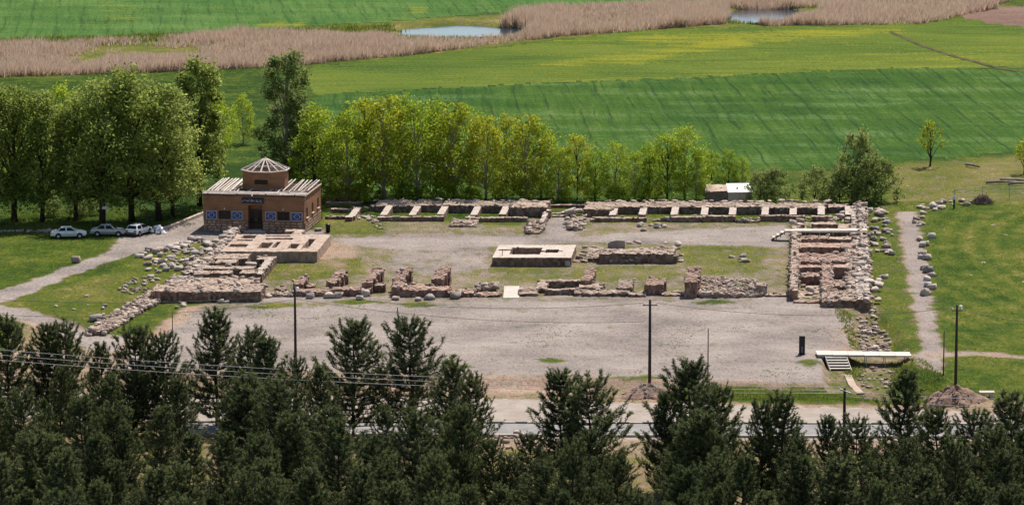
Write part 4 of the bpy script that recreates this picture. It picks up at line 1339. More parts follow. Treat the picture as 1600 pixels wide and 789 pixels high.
# printed panels with ring emblems
for k, (a, b) in enumerate(((.40, 1.75), (3.65, 5.0), (7.95, 9.3), (11.2, 12.65))):
    mb = MB(); mb.box(((a + b) / 2, -.03, 2.07), (b - a, .05, 1.06)); pn = mb.build('printed_panel', M['posterw'], MU)
    mb = MB(); mb.box(((a + b) / 2, -.06, 2.07), (b - a - .12, .02, .94)); mb.build('blue_print', M['poster'], pn)
    mb = MB()
    cx = (a + b) / 2 + (.0, .05, .02, .08)[k]
    n_ = 22
    for i in range(n_):
        t0, t1 = 2 * PI * i / n_, 2 * PI * (i + .8) / n_
        mb.quad([(cx + .28 * math.cos(t0), -.075, 2.07 + .28 * math.sin(t0)), (cx + .34 * math.cos(t0), -.075, 2.07 + .34 * math.sin(t0)), (cx + .34 * math.cos(t1), -.075, 2.07 + .34 * math.sin(t1)), (cx + .28 * math.cos(t1), -.075, 2.07 + .28 * math.sin(t1))])
    for sx2 in (-1, 1):
        mb.quad([(cx + sx2 * .38, -.075, 2.02), (cx + sx2 * .50, -.075, 2.06), (cx + sx2 * .50, -.075, 2.10), (cx + sx2 * .38, -.075, 2.12)])
    mb.build('ring_emblem', M['posterw'], pn)
    mb = MB()
    rr_ = (.16, .17, .22, .22)[k]
    mb.quad([(cx + rr_ * math.cos(2 * PI * i / 14), -.077, 2.07 + rr_ * math.sin(2 * PI * i / 14)) for i in range(14)])
    mb.build('dark_centre', M['posterd'], pn)
    mb = MB()
    for dx_, dz_ in ((-.05, .02), (.05, .05), (.02, -.06)): mb.box((cx + dx_, -.082, 2.07 + dz_), (.09, .008, .03), 0)
    mb.build('small_device', M['posterw'], pn)
# drain pipes at the right corner
for yy in (.12, D_ - .1):
    mb = MB(); mb.tube([(L_ + .12, yy, .1), (L_ + .12, yy, 4.3), (L_ + .02, yy, 4.45)], [.05, .05, .05], 8); mb.build('drain_pipe', M['metal'] if yy < 1 else M['pole'], MU)
# roof: dark open loft, fascia, battens and rafters
M['loft'] = plain('loft_boards', (0.10, 0.065, 0.048), 0.9, 0.1, 0, 0.3, 1.5)
mb = MB(); mb.box((L_ / 2, D_ / 2, Hh_ - .02), (L_ - .05, D_ - .05, .05)); mb.build('roof_deck', M['loft'], MU)
mb = MB(); mb.box((L_ / 2, -.06, Hh_ + .04), (L_ + .24, .16, .12)); mb.build('fascia', M['trim'], MU)
mb = MB(); mb.box((L_ + .06, D_ / 2, Hh_ + .03), (.16, D_, .12)); mb.build('fascia', M['cap'], MU)
mb = MB(); mb.box((-.06, D_ / 2, Hh_ + .03), (.16, D_, .12)); mb.build('fascia', M['wood'], MU)


def beam(name, a, b, w=.14, h=.1, mt='wood', parent=None):
    q = MB(); q.bar(a, b, w, h); return q.build(name, M[mt], parent or MU)


for k, yy in enumerate((.15, .55, 1.05, 1.45)):
    x = -.1
    while x < L_ - 1:
        ln = random.uniform(2.6, 4.6)
        x2 = min(x + ln, L_ + .1)
        beam('batten', (x, yy + random.uniform(-.06, .06), Hh_ + .16 + .03 * k), (x2, yy + random.uniform(-.06, .06), Hh_ + .16 + .03 * k + random.uniform(-.05, .07)), .26, .07)
        x = x2 + .05
for k in range(9):
    x = .15 + k * .42
    beam('rafter', (x + random.uniform(-.1, .1), 1.6 + random.uniform(0, .8), Hh_ + .22), (x + random.uniform(-.15, .2), D_ + random.uniform(-.5, .15), Hh_ + .55), .2 if k > 3 else random.uniform(.1, .17), .1)
for k in range(10):
    x = 8.75 + k * .44
    if k == 3: continue
    beam('rafter', (x + random.uniform(-.14, .14), 2.4 + random.uniform(-.5, .9), Hh_ + .22), (x + random.uniform(-.2, .2), D_ + random.uniform(-.5, .15), Hh_ + .55), random.uniform(.09, .15), .1)
for k in range(4):
    beam('purlin', (9.0, 3.2 + k * 2.2, Hh_ + .12 + .08 * k), (L_, 3.2 + k * 2.2, Hh_ + .12 + .08 * k), .12, .08, 'loft')
for k in range(3):
    beam('purlin', (.0, 3.4 + k * 2.6, Hh_ + .12 + .08 * k), (3.6, 3.4 + k * 2.6, Hh_ + .12 + .08 * k), .12, .08, 'loft')
for k in range(26):
    x, y = random.uniform(.3, L_ - .3), random.uniform(1.5, 3.1)
    a_ = random.gauss(0, .5) if k % 3 else random.gauss(1.2, .4)
    ln = random.uniform(.5, 1.8)
    x2 = min(max(x + ln * math.cos(a_), .1), L_ - .1)
    beam('loose_plank', (x, y, Hh_ + .12), (x2, y + ln * math.sin(a_) * .6, Hh_ + .2 + random.uniform(0, .25)), .16, .05, 'wood' if k % 4 else 'loft')
for k in range(7):
    x = .6 + k * 1.85
    beam('joist_end', (x, -.25, Hh_ + .17), (x, 1.2, Hh_ + .17), .1, .1, 'wood' if k % 2 else 'darkwood')
# lantern
lc = Vector((6.75, 6.0, 0))
RO = 2.72 / math.cos(PI / 8)
EZ, AZ = 7.1, 8.55


def oc(k, r, z):
    a_ = PI / 8 + k * PI / 4
    return Vector((lc.x + r * math.cos(a_), lc.y + r * math.sin(a_), z))


mb = MB()
for k in range(8):
    p, q = oc(k, RO, 0), oc(k + 1, RO, 0)
    if k == 5:     # front face with window opening
        xs_ = sorted([p.x, q.x]); yv = p.y
        cx = (xs_[0] + xs_[1]) / 2
        for (x0, x1, z0, z1) in ((xs_[0], cx - .85, Hh_, EZ), (cx + .85, xs_[1], Hh_, EZ), (cx - .85, cx + .85, Hh_, 5.55), (cx - .85, cx + .85, 6.15, EZ)):
            mb.quad([(x0, yv, z0), (x1, yv, z0), (x1, yv, z1), (x0, yv, z1)])
        for x0 in (cx - .85, cx + .85): mb.quad([(x0, yv, 5.55), (x0, yv + .25, 5.55), (x0, yv + .25, 6.15), (x0, yv, 6.15)])
        mb.quad([(cx - .85, yv, 5.55), (cx + .85, yv, 5.55), (cx + .85, yv + .25, 5.55), (cx - .85, yv + .25, 5.55)])
        lw = (cx, yv)
    else:
        mb.quad([(p.x, p.y, Hh_), (q.x, q.y, Hh_), (q.x, q.y, EZ), (p.x, p.y, EZ)])
lan = mb.build('lantern', M['brick'], MU)
mb = MB(); mb.box((lw[0], lw[1] + .2, 5.85), (1.66, .03, .58)); mb.box((lw[0], lw[1] + .16, 5.85), (.05, .05, .58)); mb.build('window', M['glass'], lan)
mb = MB()
for k in range(8):
    mb.bar(oc(k, RO + .12, EZ + .03), oc(k + 1, RO + .12, EZ + .03), .2, .1)
mb.build('eaves', M['wood'], lan)
mb = MB()
for k in range(8):
    mb.quad([oc(k, RO - .1, EZ + .02), oc(k + 1, RO - .1, EZ + .02), Vector((lc.x, lc.y, EZ + .25))])
mb.build('loft_floor', M['loft'], lan)
ap = Vector((lc.x, lc.y, AZ))
for k in range(16):
    a_ = PI / 8 + k * PI / 8
    rr_ = RO * (1 if k % 2 == 0 else math.cos(PI / 8)) + .22
    e_ = Vector((lc.x + rr_ * math.cos(a_), lc.y + rr_ * math.sin(a_), EZ + .04))
    beam('rafter', ap + (e_ - ap) * .03, e_, .15, .12, 'wood', lan)
mb = MB()
for f_ in (.4, .72):
    for k in range(8):
        p, q = oc(k, (RO + .1) * f_, AZ - (AZ - EZ) * f_ - .09), oc(k + 1, (RO + .1) * f_, AZ - (AZ - EZ) * f_ - .09)
        mb.bar(p, q, .08, .06)
mb.build('ring_purlin', M['loft'], lan)
mb = MB(); mb.lathe((lc.x, lc.y, AZ - .05), [(0, .16), (.14, .12), (.18, 0), (.12, -.1)], 'Z', 10); mb.build('finial', M['wood'], lan)
# white stone and soil at the right corner
tag(rock(G(498, 361), 1.1, flat=.4, seed=3), 'flat white stone at the right corner of the museum', 'stone')
mb = MB()
w = G(512.5, 363)
mb.lathe(w, [(0, 0), (.27, 0), (.33, 1.0), (.35, 1.02), (.33, 1.06), (0, 1.06)], 'Z', 14)
tag(mb.build('litter_bin', M['black'], None, True), 'small black litter bin near the right corner of the museum', 'bin')
# kerbed ramp wall beside the museum
t = tag(empty('edging_stones'), 'low pale kerb wall climbing the track left of the museum', 'wall')
pp = [(236, 364), (262, 358), (285, 349), (305, 341), (322, 334)]
for a, b in zip(pp[:-1], pp[1:]):
    p, q = G(*a, .15), G(*b, .15)
    for k in range(2):
        mb = MB(); mb.bar(p + (q - p) * (k / 2), p + (q - p) * ((k + .96) / 2), .45, .5); mb.build('kerb_stone', M['white_cap'], t)

# ------------------------------------------------------------------ cars
def make_car(label, px, py, yaw, paint, hatch=False):
    g = G(px, py)
    t = empty('parked_car', g, yaw)
    tag(t, label, 'car')
    st = [(-2.20, .36, .60, .70), (-2.13, .28, .84, .79), (-1.7, .24, .93, .83), (-1.0, .22, .93, .84), (0, .22, .92, .84), (.9, .22, .91, .84), (1.5, .24, .85, .82), (2.02, .28, .72, .77), (2.17, .36, .54, .68)]
    if hatch: st = [(-1.95, .36, .70, .72), (-1.9, .28, .95, .79)] + st[2:]
    mb = MB()
    rings = []
    for x, zb, zt, hw in st:
        pr = [(0, zb), (hw * .85, zb), (hw, zb + .12), (hw * 1.01, (zb + zt) / 2), (hw * .98, zt - .07), (hw * .88, zt), (0, zt + .015)]
        ring = [(x, y, z) for y, z in pr] + [(x, -y, z) for y, z in pr[-2:0:-1]]
        rings.append(len(mb.v)); mb.v += ring
    n_ = 12
    for a, b in zip(rings[:-1], rings[1:]):
        for k in range(n_):
            mb.f.append((a + k, b + k, b + (k + 1) % n_, a + (k + 1) % n_)); mb.m.append(0)
    mb.f.append(tuple(rings[0] + k for k in range(n_))); mb.m.append(0)
    mb.f.append(tuple(rings[-1] + k for k in range(n_))[::-1]); mb.m.append(0)
    body = mb.build('body', M[paint], t, True)
    md = body.modifiers.new('b', 'BEVEL'); md.width = .03; md.segments = 2; md.limit_method = 'ANGLE'; md.angle_limit = .6
    # cabin
    xr, xrt, xft, xf = (-1.55, -.95, .25, 1.0) if not hatch else (-1.85, -1.5, .2, .95)
    zb, zt, wb, wt = .90, 1.40, .80, .60
    lv = [(xr, wb, zb), (xf, wb, zb), (xf, -wb, zb), (xr, -wb, zb), (xrt, wt, zt - .03), (xft, wt, zt - .03), (xft, -wt, zt - .03), (xrt, -wt, zt - .03)]
    mb = MB(); mb.v = lv[:]; mb.f = [(0, 4, 5, 1), (2, 6, 7, 3), (1, 5, 6, 2), (3, 7, 4, 0), (4, 7, 6, 5)]; mb.m = [0] * 5
    cab = mb.build('cabin', M[paint], t)
    md = cab.modifiers.new('b', 'BEVEL'); md.width = .07; md.segments = 3

    def pane(name, q4, mx, mt='glass'):
        c = [Vector(p) for p in q4]
        cen = sum(c, Vector()) / 4
        n3 = (c[1] - c[0]).cross(c[3] - c[0]).normalized()
        if n3.dot(cen - Vector((0, 0, 1.0))) < 0: n3 = -n3
        qq = [cen + (p - cen) * mx + n3 * .012 for p in c]
        m2 = MB(); m2.quad(qq); m2.quad([p - n3 * .01 for p in qq][::-1])
        return m2.build(name, M[mt], t)
    pane('windscreen', [lv[1], lv[5], lv[6], lv[2]], .84)
    pane('rear_window', [lv[3], lv[7], lv[4], lv[0]], .84)
    for s, (i0, i1, i2, i3) in ((1, (0, 4, 5, 1)), (-1, (3, 7, 6, 2))):
        A, Bv, Cv, Dv = (Vector(lv[i]) for i in (i0, i1, i2, i3))
        m0, m1 = (A + Dv) / 2 + Vector((-.05, 0, 0)), (Bv + Cv) / 2 + Vector((-.02, 0, 0))
        pane('side_window', [A + (m0 - A) * .08, Bv + (m1 - Bv) * .02, m1, m0], .84)
        pane('side_window', [m0, m1, Cv, Dv], .84)
        for xx in (-.25, .75):
            m2 = MB(); m2.box((xx - .1, s * .845, .76), (.16, .03, .035)); m2.build('door_handle', M['trim'], t)
        m2 = MB(); m2.box((-.0, s * .850, .50), (2.1, .03, .05)); m2.build('side_trim', M['trim'], t)
        m2 = MB(); m2.box((.78, s * .90, .95), (.14, .16, .11)); m2.build('mirror', M[paint], t)
        for xx in (-1.32 if not hatch else -1.25, 1.32):
            m2 = MB(); m2.lathe((xx, s * .83, .33), [(.0, -.015), (.37, -.015), (.37, .02), (0, .02)], 'Y', 18); m2.build('wheel_arch', M['trim'], t)
            m2 = MB(); m2.lathe((xx, s * .80, .30), [(.17, -.1), (.29, -.1), (.31, -.06), (.31, .06), (.29, .1), (.17, .1), (.17, -.1)], 'Y', 20); wh = m2.build('wheel', M['rubber'], t, True)
            m2 = MB(); m2.lathe((xx, s * .80, .30), [(0, -.085), (.06, -.095), (.12, -.07), (.18, -.085), (.18, .085), (.12, .07), (.06, .095), (0, .085)], 'Y', 14); m2.build('rim', M['rim'], wh)
        xb = -1.97 if hatch else -2.19
        m2 = MB(); m2.box((xb, s * .58, .68), (.07, .28, .17)); m2.build('tail_lamp', M['lamp_red'], t)
        m2 = MB(); m2.box((2.07, s * .52, .60), (.12, .34, .13)); m2.build('headlight', M['lamp_clear'], t)
    xb = -1.98 if hatch else -2.2
    m2 = MB(); m2.box((xb, 0, .42), (.16, 1.5, .18)); m2.build('bumper', M['trim'] if hatch else M[paint], t)
    m2 = MB(); m2.box((2.15, 0, .40), (.16, 1.45, .17)); m2.build('bumper', M['trim'], t)
    m2 = MB(); m2.box((xb - .06, 0, .62), (.03, .5, .11)); m2.build('number_plate', M['white'], t)
    m2 = MB(); m2.box((0, 0, .28), (3.6, 1.45, .12)); m2.build('underbody', M['trim'], t)
    return t


make_car('white sedan parked on the grass, leftmost of the three cars', 108, 371, math.radians(-6 + 12), 'carwhite')
make_car('silver sedan parked between the two white cars', 170, 368, math.radians(-2), 'carsilver')
make_car('white hatchback seen from behind, nearest the museum', 217, 366.5, math.radians(66), 'carwhite', True)
# heap of white plastic sacks
t = tag(empty('sack_heap'), 'heap of white plastic sacks and scraps beside the white hatchback', 'sacks')
for k in range(26):
    w = G(246 + random.gauss(0, 7), 363 + random.gauss(0, 1.2))
    rock((w.x, w.y, random.uniform(-.05, .45)), random.uniform(.4, .85), name='sack', parent=t, seed=k + 500, flat=.6)
for o in t.children:
    o.data = bpy.data.meshes.new_from_object(o) if False else o.data
SACK = [np_mesh('sack', v, q, M['sack'], smooth=True) for v, q in ST[:6]]
for k, o in enumerate(t.children): o.data = SACK[k % 6]
# notice board behind the silver car
t = tag(empty('notice_board', G(166, 352)), 'small white notice board on a post behind the silver car', 'sign')
mb = MB(); mb.box((0, 0, 1.15), (.06, .06, 2.3)); mb.build('post', M['metal'], t)
mb = MB(); mb.box((0, -.05, 2.25), (.95, .04, .38)); mb.build('panel', M['white'], t)
# row of kerb rubble at the back of the left lawn
EDGE_ROW = [(-8, 360.5), (80, 360.5), (80, 363), (-8, 363)]

# ------------------------------------------------------------------ sheds at the back
t = empty('low_shed', P(511, 315))
tag(t, 'low mud-walled shed with a cluttered flat roof behind the museum', 'shed')
mb = MB(); mb.box((2.1, 1.6, .75), (4.6, 3.2, 1.7)); mb.build('wall', M['mud'], t)
mb = MB(); mb.box((2.1, 1.6, 1.66), (4.9, 3.5, .12)); mb.build('roof', M['cap'], t)
mb = MB(); mb.box((1.5, 1.2, 1.78), (2.2, 1.6, .06), .1); mb.build('roof_sheet', M['sheet'], t)
for k in range(5):
    mb = MB(); mb.bar((.4 + k * .8, .3 + random.random(), 1.78), (1.3 + k * .7, 2.6, 1.86), .2, .08); mb.build('plank', M['wood'], t)
t = empty('white_roof_shed', P(1103, 317))
tag(t, 'small shed with a white sheet roof, half dark brick and half tan panels', 'shed')
mb = MB(); mb.box((1.45, 1.5, .7), (2.9, 3, 1.5)); mb.build('brick_wall', M['mason'], t)
for k in range(2):
    mb = MB(); mb.box((3.7 + k * 1.6 , 1.4, .7), (1.57, 3.1, 1.55)); mb.build('wall_panel', M['tan'], t)
mb = MB()
mb.quad([(2.85, -.35, 1.45), (6.2, -.35, 1.5), (5.85, 3.6, 2.1), (2.85, 3.6, 2.05)]); mb.quad([(2.85, -.35, 1.40), (6.2, -.35, 1.45), (6.2, -.35, 1.5), (2.85, -.35, 1.45)])
mb.quad([(6.2, -.35, 1.45), (5.85, 3.6, 2.05), (5.85, 3.6, 2.1), (6.2, -.35, 1.5)])
mb.build('roof_sheet', M['sheet'], t)
mb = MB()
for k in range(6):
    x = -.1 + k * .5
    mb.quad([(x, -.2 + random.uniform(-.2, .2), 1.46 + .03 * k), (x + .49, -.2 + random.uniform(-.2, .2), 1.48 + .03 * k), (x + .49, 3.2 + random.uniform(-.3, .3), 1.98), (x, 3.2 + random.uniform(-.3, .3), 1.95)])
mb.build('ragged_roof', M['cap'], t)
for k in range(7):
    rock((random.uniform(.2, 4.6), random.uniform(.4, 3.2), 1.75), random.uniform(.2, .45), name='roof_stone', parent=t, flat=.5, mk='redbrick' if k % 2 else 'stone')
t = empty('tin_canopy', P(672, 306))
tag(t, 'white sheet canopy on posts half hidden among the bright trees', 'canopy')
for k in range(4):
    mb = MB(); mb.tube([((k % 2) * 2.2, (k // 2) * 2, 0), ((k % 2) * 2.2, (k // 2) * 2, 3.9)], [.06, .06], 6); mb.build('post', M['darkwood'], t)
mb = MB(); mb.box((1.1, 1, 3.95), (2.7, 2.6, .06)); mb.build('roof_sheet', M['sheet'], t)

# ------------------------------------------------------------------ footbridge, steps, stele, small signs
t = tag(empty('footbridge'), 'pale plank footbridge across the stony ditch with five steps down on its left', 'footbridge')
a, b = P(1277, 554, .35), P(1425, 556, .35)
d = b - a
n_ = 6
for i in range(n_):
    p0, p1 = a + d * (i / n_), a + d * ((i + .988) / n_)
    mb = MB(); mb.box(((p0.x + p1.x) / 2, p0.y + 1.1, .30 + random.uniform(-.01, .01)), (p1.x - p0.x, 2.2, .1)); mb.build('deck_board', M['deck'], t)
mb = MB(); mb.box((a.x + d.x / 2, a.y + .08, .17), (d.x - .1, .1, .14)); mb.build('bearer', M['deck'], t)
mb = MB(); mb.box((a.x + d.x / 2, a.y + 2.1, .17), (d.x - .1, .1, .14)); mb.build('bearer', M['deck'], t)
for f_ in (.06, .3, .52, .72, .94):
    for yy in (.15, 2.0):
        p = a + d * f_
        g0 = gz1(p.x, p.y + yy)
        mb = MB(); mb.box((p.x, p.y + yy, (g0 + .12) / 2 - .1), (.07, .07, .22 - g0 + .1)); mb.build('support_post', M['metal'], t)
sx0, sx1 = P(1289, 556).x, P(1320, 556).x
for i in range(5):
    y_, z_ = a.y - .25 - i * .52, .12 - i * .19
    mb = MB(); mb.box(((sx0 + sx1) / 2 + i * .06, y_, z_), (sx1 - sx0, .50, .07)); mb.build('step', M['deck'], t)
    mb = MB(); mb.box(((sx0 + sx1) / 2 + i * .06, y_ - .22, z_ - .11), (sx1 - sx0 - .04, .03, .15)); mb.build('riser', M['darkwood'], t)
for xx in (sx0 - .06, sx1 + .06):
    mb = MB(); mb.bar((xx, a.y, .1), (xx + .3, a.y - 2.75, -.85), .07, .28); mb.build('stringer', M['deck'], t)
# bent pale drain slab leading from the steps
mb = MB()
pth = [G(1325, 575), G(1332, 590), G(1345, 601)]
for p, q in zip(pth[:-1], pth[1:]):
    mb.bar(p + Vector((0, 0, .03)), q + Vector((0, 0, .03)), .75, .2)
tag(mb.build('concrete_channel', M['cap']), 'bent pale concrete channel below the footbridge steps', 'channel')
t = empty('information_stele', G(1253, 554), math.radians(-8))
tag(t, 'tall black information stele with white lines standing on the gravel yard', 'sign')
mb = MB(); mb.box((0, 0, .98), (.62, .14, 1.96)); mb.build('slab', M['black'], t)
mb = MB(); mb.box((0, 0, .03), (.8, .45, .08)); mb.build('foot', M['trim'], t)
mb = MB()
for k in range(2): mb.box((-.02 + k * .06, -.075, .52), (.025, .012, .62))
mb.build('lettering', M['posterw'], t)
t = empty('sign_post', G(1490.5, 326))
tag(t, 'black pedestal with a white panel at the rear corner of the right lawn', 'sign')
mb = MB(); mb.box((0, 0, .6), (.22, .22, 1.2)); mb.build('pedestal', M['black'], t)
mb = MB(); mb.box((0, 0, 1.45), (.42, .08, .5)); mb.build('panel', M['sheet'], t)
mb = MB(); mb.tube([(0, .1, 1.2), (0, .1, 2.7)], [.03, .03], 6); mb.build('rod', M['metal'], t)
mb = MB(); w = G(785, 413); mb.tube([w, w + Vector((0, 0, 1.75))], [.04, .035], 6); mb.box(w + Vector((0, 0, 1.78)), (.1, .1, .08))
tag(mb.build('marker_post', M['pole']), 'thin dark marker post standing left of the basin platform', 'post')
# wire fence at the right rear
t = tag(empty('wire_fence'), 'wire fence of thin posts beside the brush pile at the right rear', 'fence')
fp = [(1492, 318), (1535, 313), (1577, 312), (1615, 310)]
for i, (x, y) in enumerate(fp):
    w = G(x, y)
    mb = MB(); mb.tube([w, w + Vector((0, 0, 1.9))], [.045, .04], 6); mb.build('fence_post', M['metal'], t)
for hz_ in (.4, .8, 1.2, 1.6, 1.88):
    mb = MB()
    mb.tube([G(x, y, hz_) for x, y in fp], [.012] * len(fp), 4); mb.build('fence_wire', M['metal'], t)
# brush pile
t = tag(empty('brush_pile', G(1535, 318)), 'round pile of dry brown brush at the wire fence', 'brush pile')
mb = MB()
for k in range(420):
    a1, e1, r1 = random.uniform(0, 6.28), random.uniform(.1, 1.5), random.uniform(.3, 1.35)
    p = Vector((r1 * math.cos(a1), r1 * math.sin(a1), .1 + (1.35 - r1) * random.uniform(.1, 1.2)))
    dv = Vector((random.gauss(0, 1), random.gauss(0, 1), random.gauss(.3, .6))).normalized() * random.uniform(.2, .5)
    mb.tube([p - dv, p + dv], [.03, .015], 3, cap=False)
o = mb.build('branches', M['brush'], t); o['kind'] = 'stuff'
# logs
for px, py, ln, az, lb in ((1300, 262, 0, 0, None), (1520, 262, 3.2, -.5, 'bare fallen log on the field edge right of the lone tree'), (1565, 288, 4.5, .06, 'long log at the left of the wood stack on the right edge'), (1585, 285, 4.0, -.03, 'upper log of the wood stack on the right edge'), (1593, 290, 3.4, .1, 'lower right log of the wood stack on the right edge')):
    if not lb: continue
    w = G(px, py, .3)
    mb = MB(); dv = Vector((math.cos(az), math.sin(az) * 3, 0)).normalized() * ln / 2
    mb.tube([w - dv, w - dv * .3 + Vector((0, 0, .08)), w + dv], [.2, .18, .13], 8)
    tag(mb.build('log', M['palebark'], None, True), lb, 'log')

# ------------------------------------------------------------------ poles and cables
def pole(label, px, py_base, py_top, r=.14, top='bar', lean=0.0, mt='pole', cat='pole', name='utility_pole', hidden_h=None):
    g = G(px, py_base)
    s = scale_at(px, py_base)
    h = hidden_h or (py_base - py_top) / s * 1.0 / math.cos(PITCH)
    t = empty(name, g)
    tag(t, label, cat)
    mb = MB(); mb.tube([(0, 0, -.3), (lean * .5, 0, h * .5), (lean, 0, h)], [r, r * .88, r * .72], 8); mb.build('shaft', M[mt], t, True)
    if top in ('bar', 'lamp'):
        mb = MB(); mb.box((lean, -.1, h - .55), (1.5 if top == 'bar' else 1.1, .09, .1)); mb.build('crossarm', M[mt], t)
        for x in (-.6, .6) if top == 'bar' else (-.45, .45):
            mb = MB(); mb.lathe((lean + x, -.1, h - .50), [(.0, .24), (.05, .22), (.07, .14), (.04, .1), (.07, .05), (.05, 0)], 'Z', 8); mb.build('insulator', M['white'], t)
    if top == 'lamp':
        mb = MB(); mb.bar((lean, 0, h - .15), (lean + .25, -.5, h + .02), .06, .06); lm = mb.build('lamp_arm', M['metal'], t)
        mb = MB(); mb.lathe((lean + .28, -.6, h - .05), [(0, .14), (.14, .1), (.2, 0), (.16, -.08), (0, -.1)], 'Z', 10); mb.build('lamp_head', M['white'], lm, True)
    if top == 'flood':
        mb = MB(); mb.bar((lean - .45, -.15, h - .05), (lean + .55, -.15, h - .45), .3, .09); mb.build('lamp_head', M['metal'], t)
    return Vector((g.x + lean, g.y, g.z + h))


T1 = pole('dark pole with a small white lamp before the left front wall', 462, 585, 448, .15, 'lamp')
T2 = pole('tall dark pole on a root-covered mound at the yard edge', 1015, 597, 461, .17, 'bar')
T3 = pole('dark pole with white lamp on the bare soil mound at right', 1493, 606, 470, .16, 'lamp')
T4 = pole('thick dark pole with a tilted floodlight rising from the right pines', 1318, 735, 592, .17, 'flood')
pole('thin short post by the brown edge of the yard, far left', 270, 545, 485, .055, None, mt='pole', name='thin_post', cat='post')
pole('thin leaning post behind the pair of tall pines', 628, 560, 480, .07, None, lean=-.45, name='thin_post', cat='post')
pole('thin post on the yard right of the tall mound pole', 1106, 592, 513, .065, None, name='thin_post', cat='post')
pole('thin post on the right footpath beside the lamp pole', 1474, 587, 517, .07, None, name='thin_post', cat='post')


def cable(label, A, Bp, sag, r=.022, mt='wire', name='overhead_cable'):
    A, Bp = Vector(A), Vector(Bp)
    pts = [A + (Bp - A) * (i / 28) - Vector((0, 0, sag * 4 * (i / 28) * (1 - i / 28))) for i in range(29)]
    mb = MB(); mb.tube(pts, [r] * 29, 4)
    return tag(mb.build(name, M[mt], None, True), label, 'cable')


TL = P(-160, 470, 8)
TR = P(1760, 500, 8)
cable('dark cable sagging between the lamp pole and the mound pole', T1 - Vector((0, .1, .4)), T2 - Vector((.6, .1, .3)), 1.1)
cable('dark cable sagging from the mound pole to the right lamp pole', T2 - Vector((-.6, .1, .3)), T3 - Vector((.4, .1, .3)), 1.0)
cable('lower dark cable between the lamp pole and the mound pole', T1 - Vector((0, .1, 1.2)), T2 - Vector((.6, .1, 2.2)), .9)
cable('dark cable running left from the lamp pole over the left lawn', TL - Vector((0, 0, .5)), T1 - Vector((.3, .1, 1.3)), 1.4)
cable('thin upper cable running left from the lamp pole', TL + Vector((0, 0, 1.0)), T1 - Vector((.3, .1, .8)), 1.0)
cable('thin cable leaving the right lamp pole towards the right edge', T3 - Vector((-.4, .1, .5)), TR, .8)
for k in range(3):
    A = P(-120, 536 + k * 8, 8.0)
    cable('pale power line over the left pines, %s of three' % ('top', 'middle', 'lowest')[k], A, T4 + Vector((0, 0, .1 - .28 * k)), .9 + .05 * k, .02, 'paleline', 'power_line')
for k in range(2):
    cable('pale power line right of the floodlight pole, %s of two' % ('upper', 'lower')[k], T4 - Vector((0, 0, .2 + .5 * k)), P(1800, 612 + 18 * k, 8.0), .7, .02, 'paleline', 'power_line')


def mound(label, px, py, r, h, name='earth_mound'):
    g = G(px, py)
    V, Q = [], []
    nr, na = 12, 36
    for i in range(nr + 1):
        rr_ = r * i / nr
        for k in range(na):
            a_ = 2 * PI * k / na
            rj = rr_ * (1 + .22 * math.sin(2 * a_ + px) + .16 * math.sin(5 * a_ + 1) + .08 * math.sin(9 * a_))
            x, y = rj * math.cos(a_), rj * math.sin(a_) * 1.1
            z = h * (1 - (i / nr) ** (1.1 + .35 * math.sin(3 * a_ + px))) + .22 * (1 - i / nr) * math.sin(4 * a_ + 1.3 * i) * (i > 0)
            V.append((x, y, z + random.uniform(-.09, .09) - (.2 if i == nr else 0)))
    for i in range(nr):
        for k in range(na):
            Q.append((i * na + k, (i + 1) * na + k, (i + 1) * na + (k + 1) % na, i * na + (k + 1) % na))
    t = empty(name, g)
    tag(t, label, 'mound')
    link('soil', np_mesh('soil', V, Q, M['soil'], smooth=True), t)
    cc = []
    for k in range(70):
        a_, rr_ = random.uniform(0, 6.28), r * random.random() ** .6
        cc.append((rr_ * math.cos(a_), rr_ * math.sin(a_), h * (1 - (rr_ / r) ** 1.25) + .02))
    v, q = rubble_mesh(np.array(cc), rng.uniform(.1, .3, 70), 4)
    o = link('clods', np_mesh('clods', v, q, M['rubble']), t); o['kind'] = 'stuff'
    for k in range(4):
        a_ = random.uniform(2.6, 6.6)
        pts = [(rr_ * math.cos(a_ + .25 * math.sin(rr_ * 2 + k)), rr_ * math.sin(a_ + .25 * math.sin(rr_ * 2 + k)), h * (1 - (rr_ / r) ** 1.25) + .06) for rr_ in np.linspace(.2, r * .95, 7)]
        m2 = MB(); m2.tube(pts, [.05, .05, .04, .04, .03, .03, .02], 5); m2.build('root', M['brush'], t)
    return t


M['soil'] = rocky('bare_soil', [(0.12, 0.068, 0.047), (0.225, 0.14, 0.10), (0.34, 0.24, 0.18)], 1.6, False, .9)
mound('root-covered earth mound at the foot of the tall central pole', 1012, 605, 2.5, 1.0)
mound('high bare soil mound at the foot of the right lamp pole', 1490, 617, 2.7, 1.6)
mb = MB()
w = G(1542, 612)
mb.box(w + Vector((0, 0, .5)), (1.5, .9, .16)); mb.box(w + Vector((-.4, 0, .2)), (.35, .7, .5)); mb.box(w + Vector((.42, 0, .2)), (.3, .7, .5))
tag(mb.build('stone_bench', M['white_cap']), 'white stone bench right of the bare soil mound', 'bench')
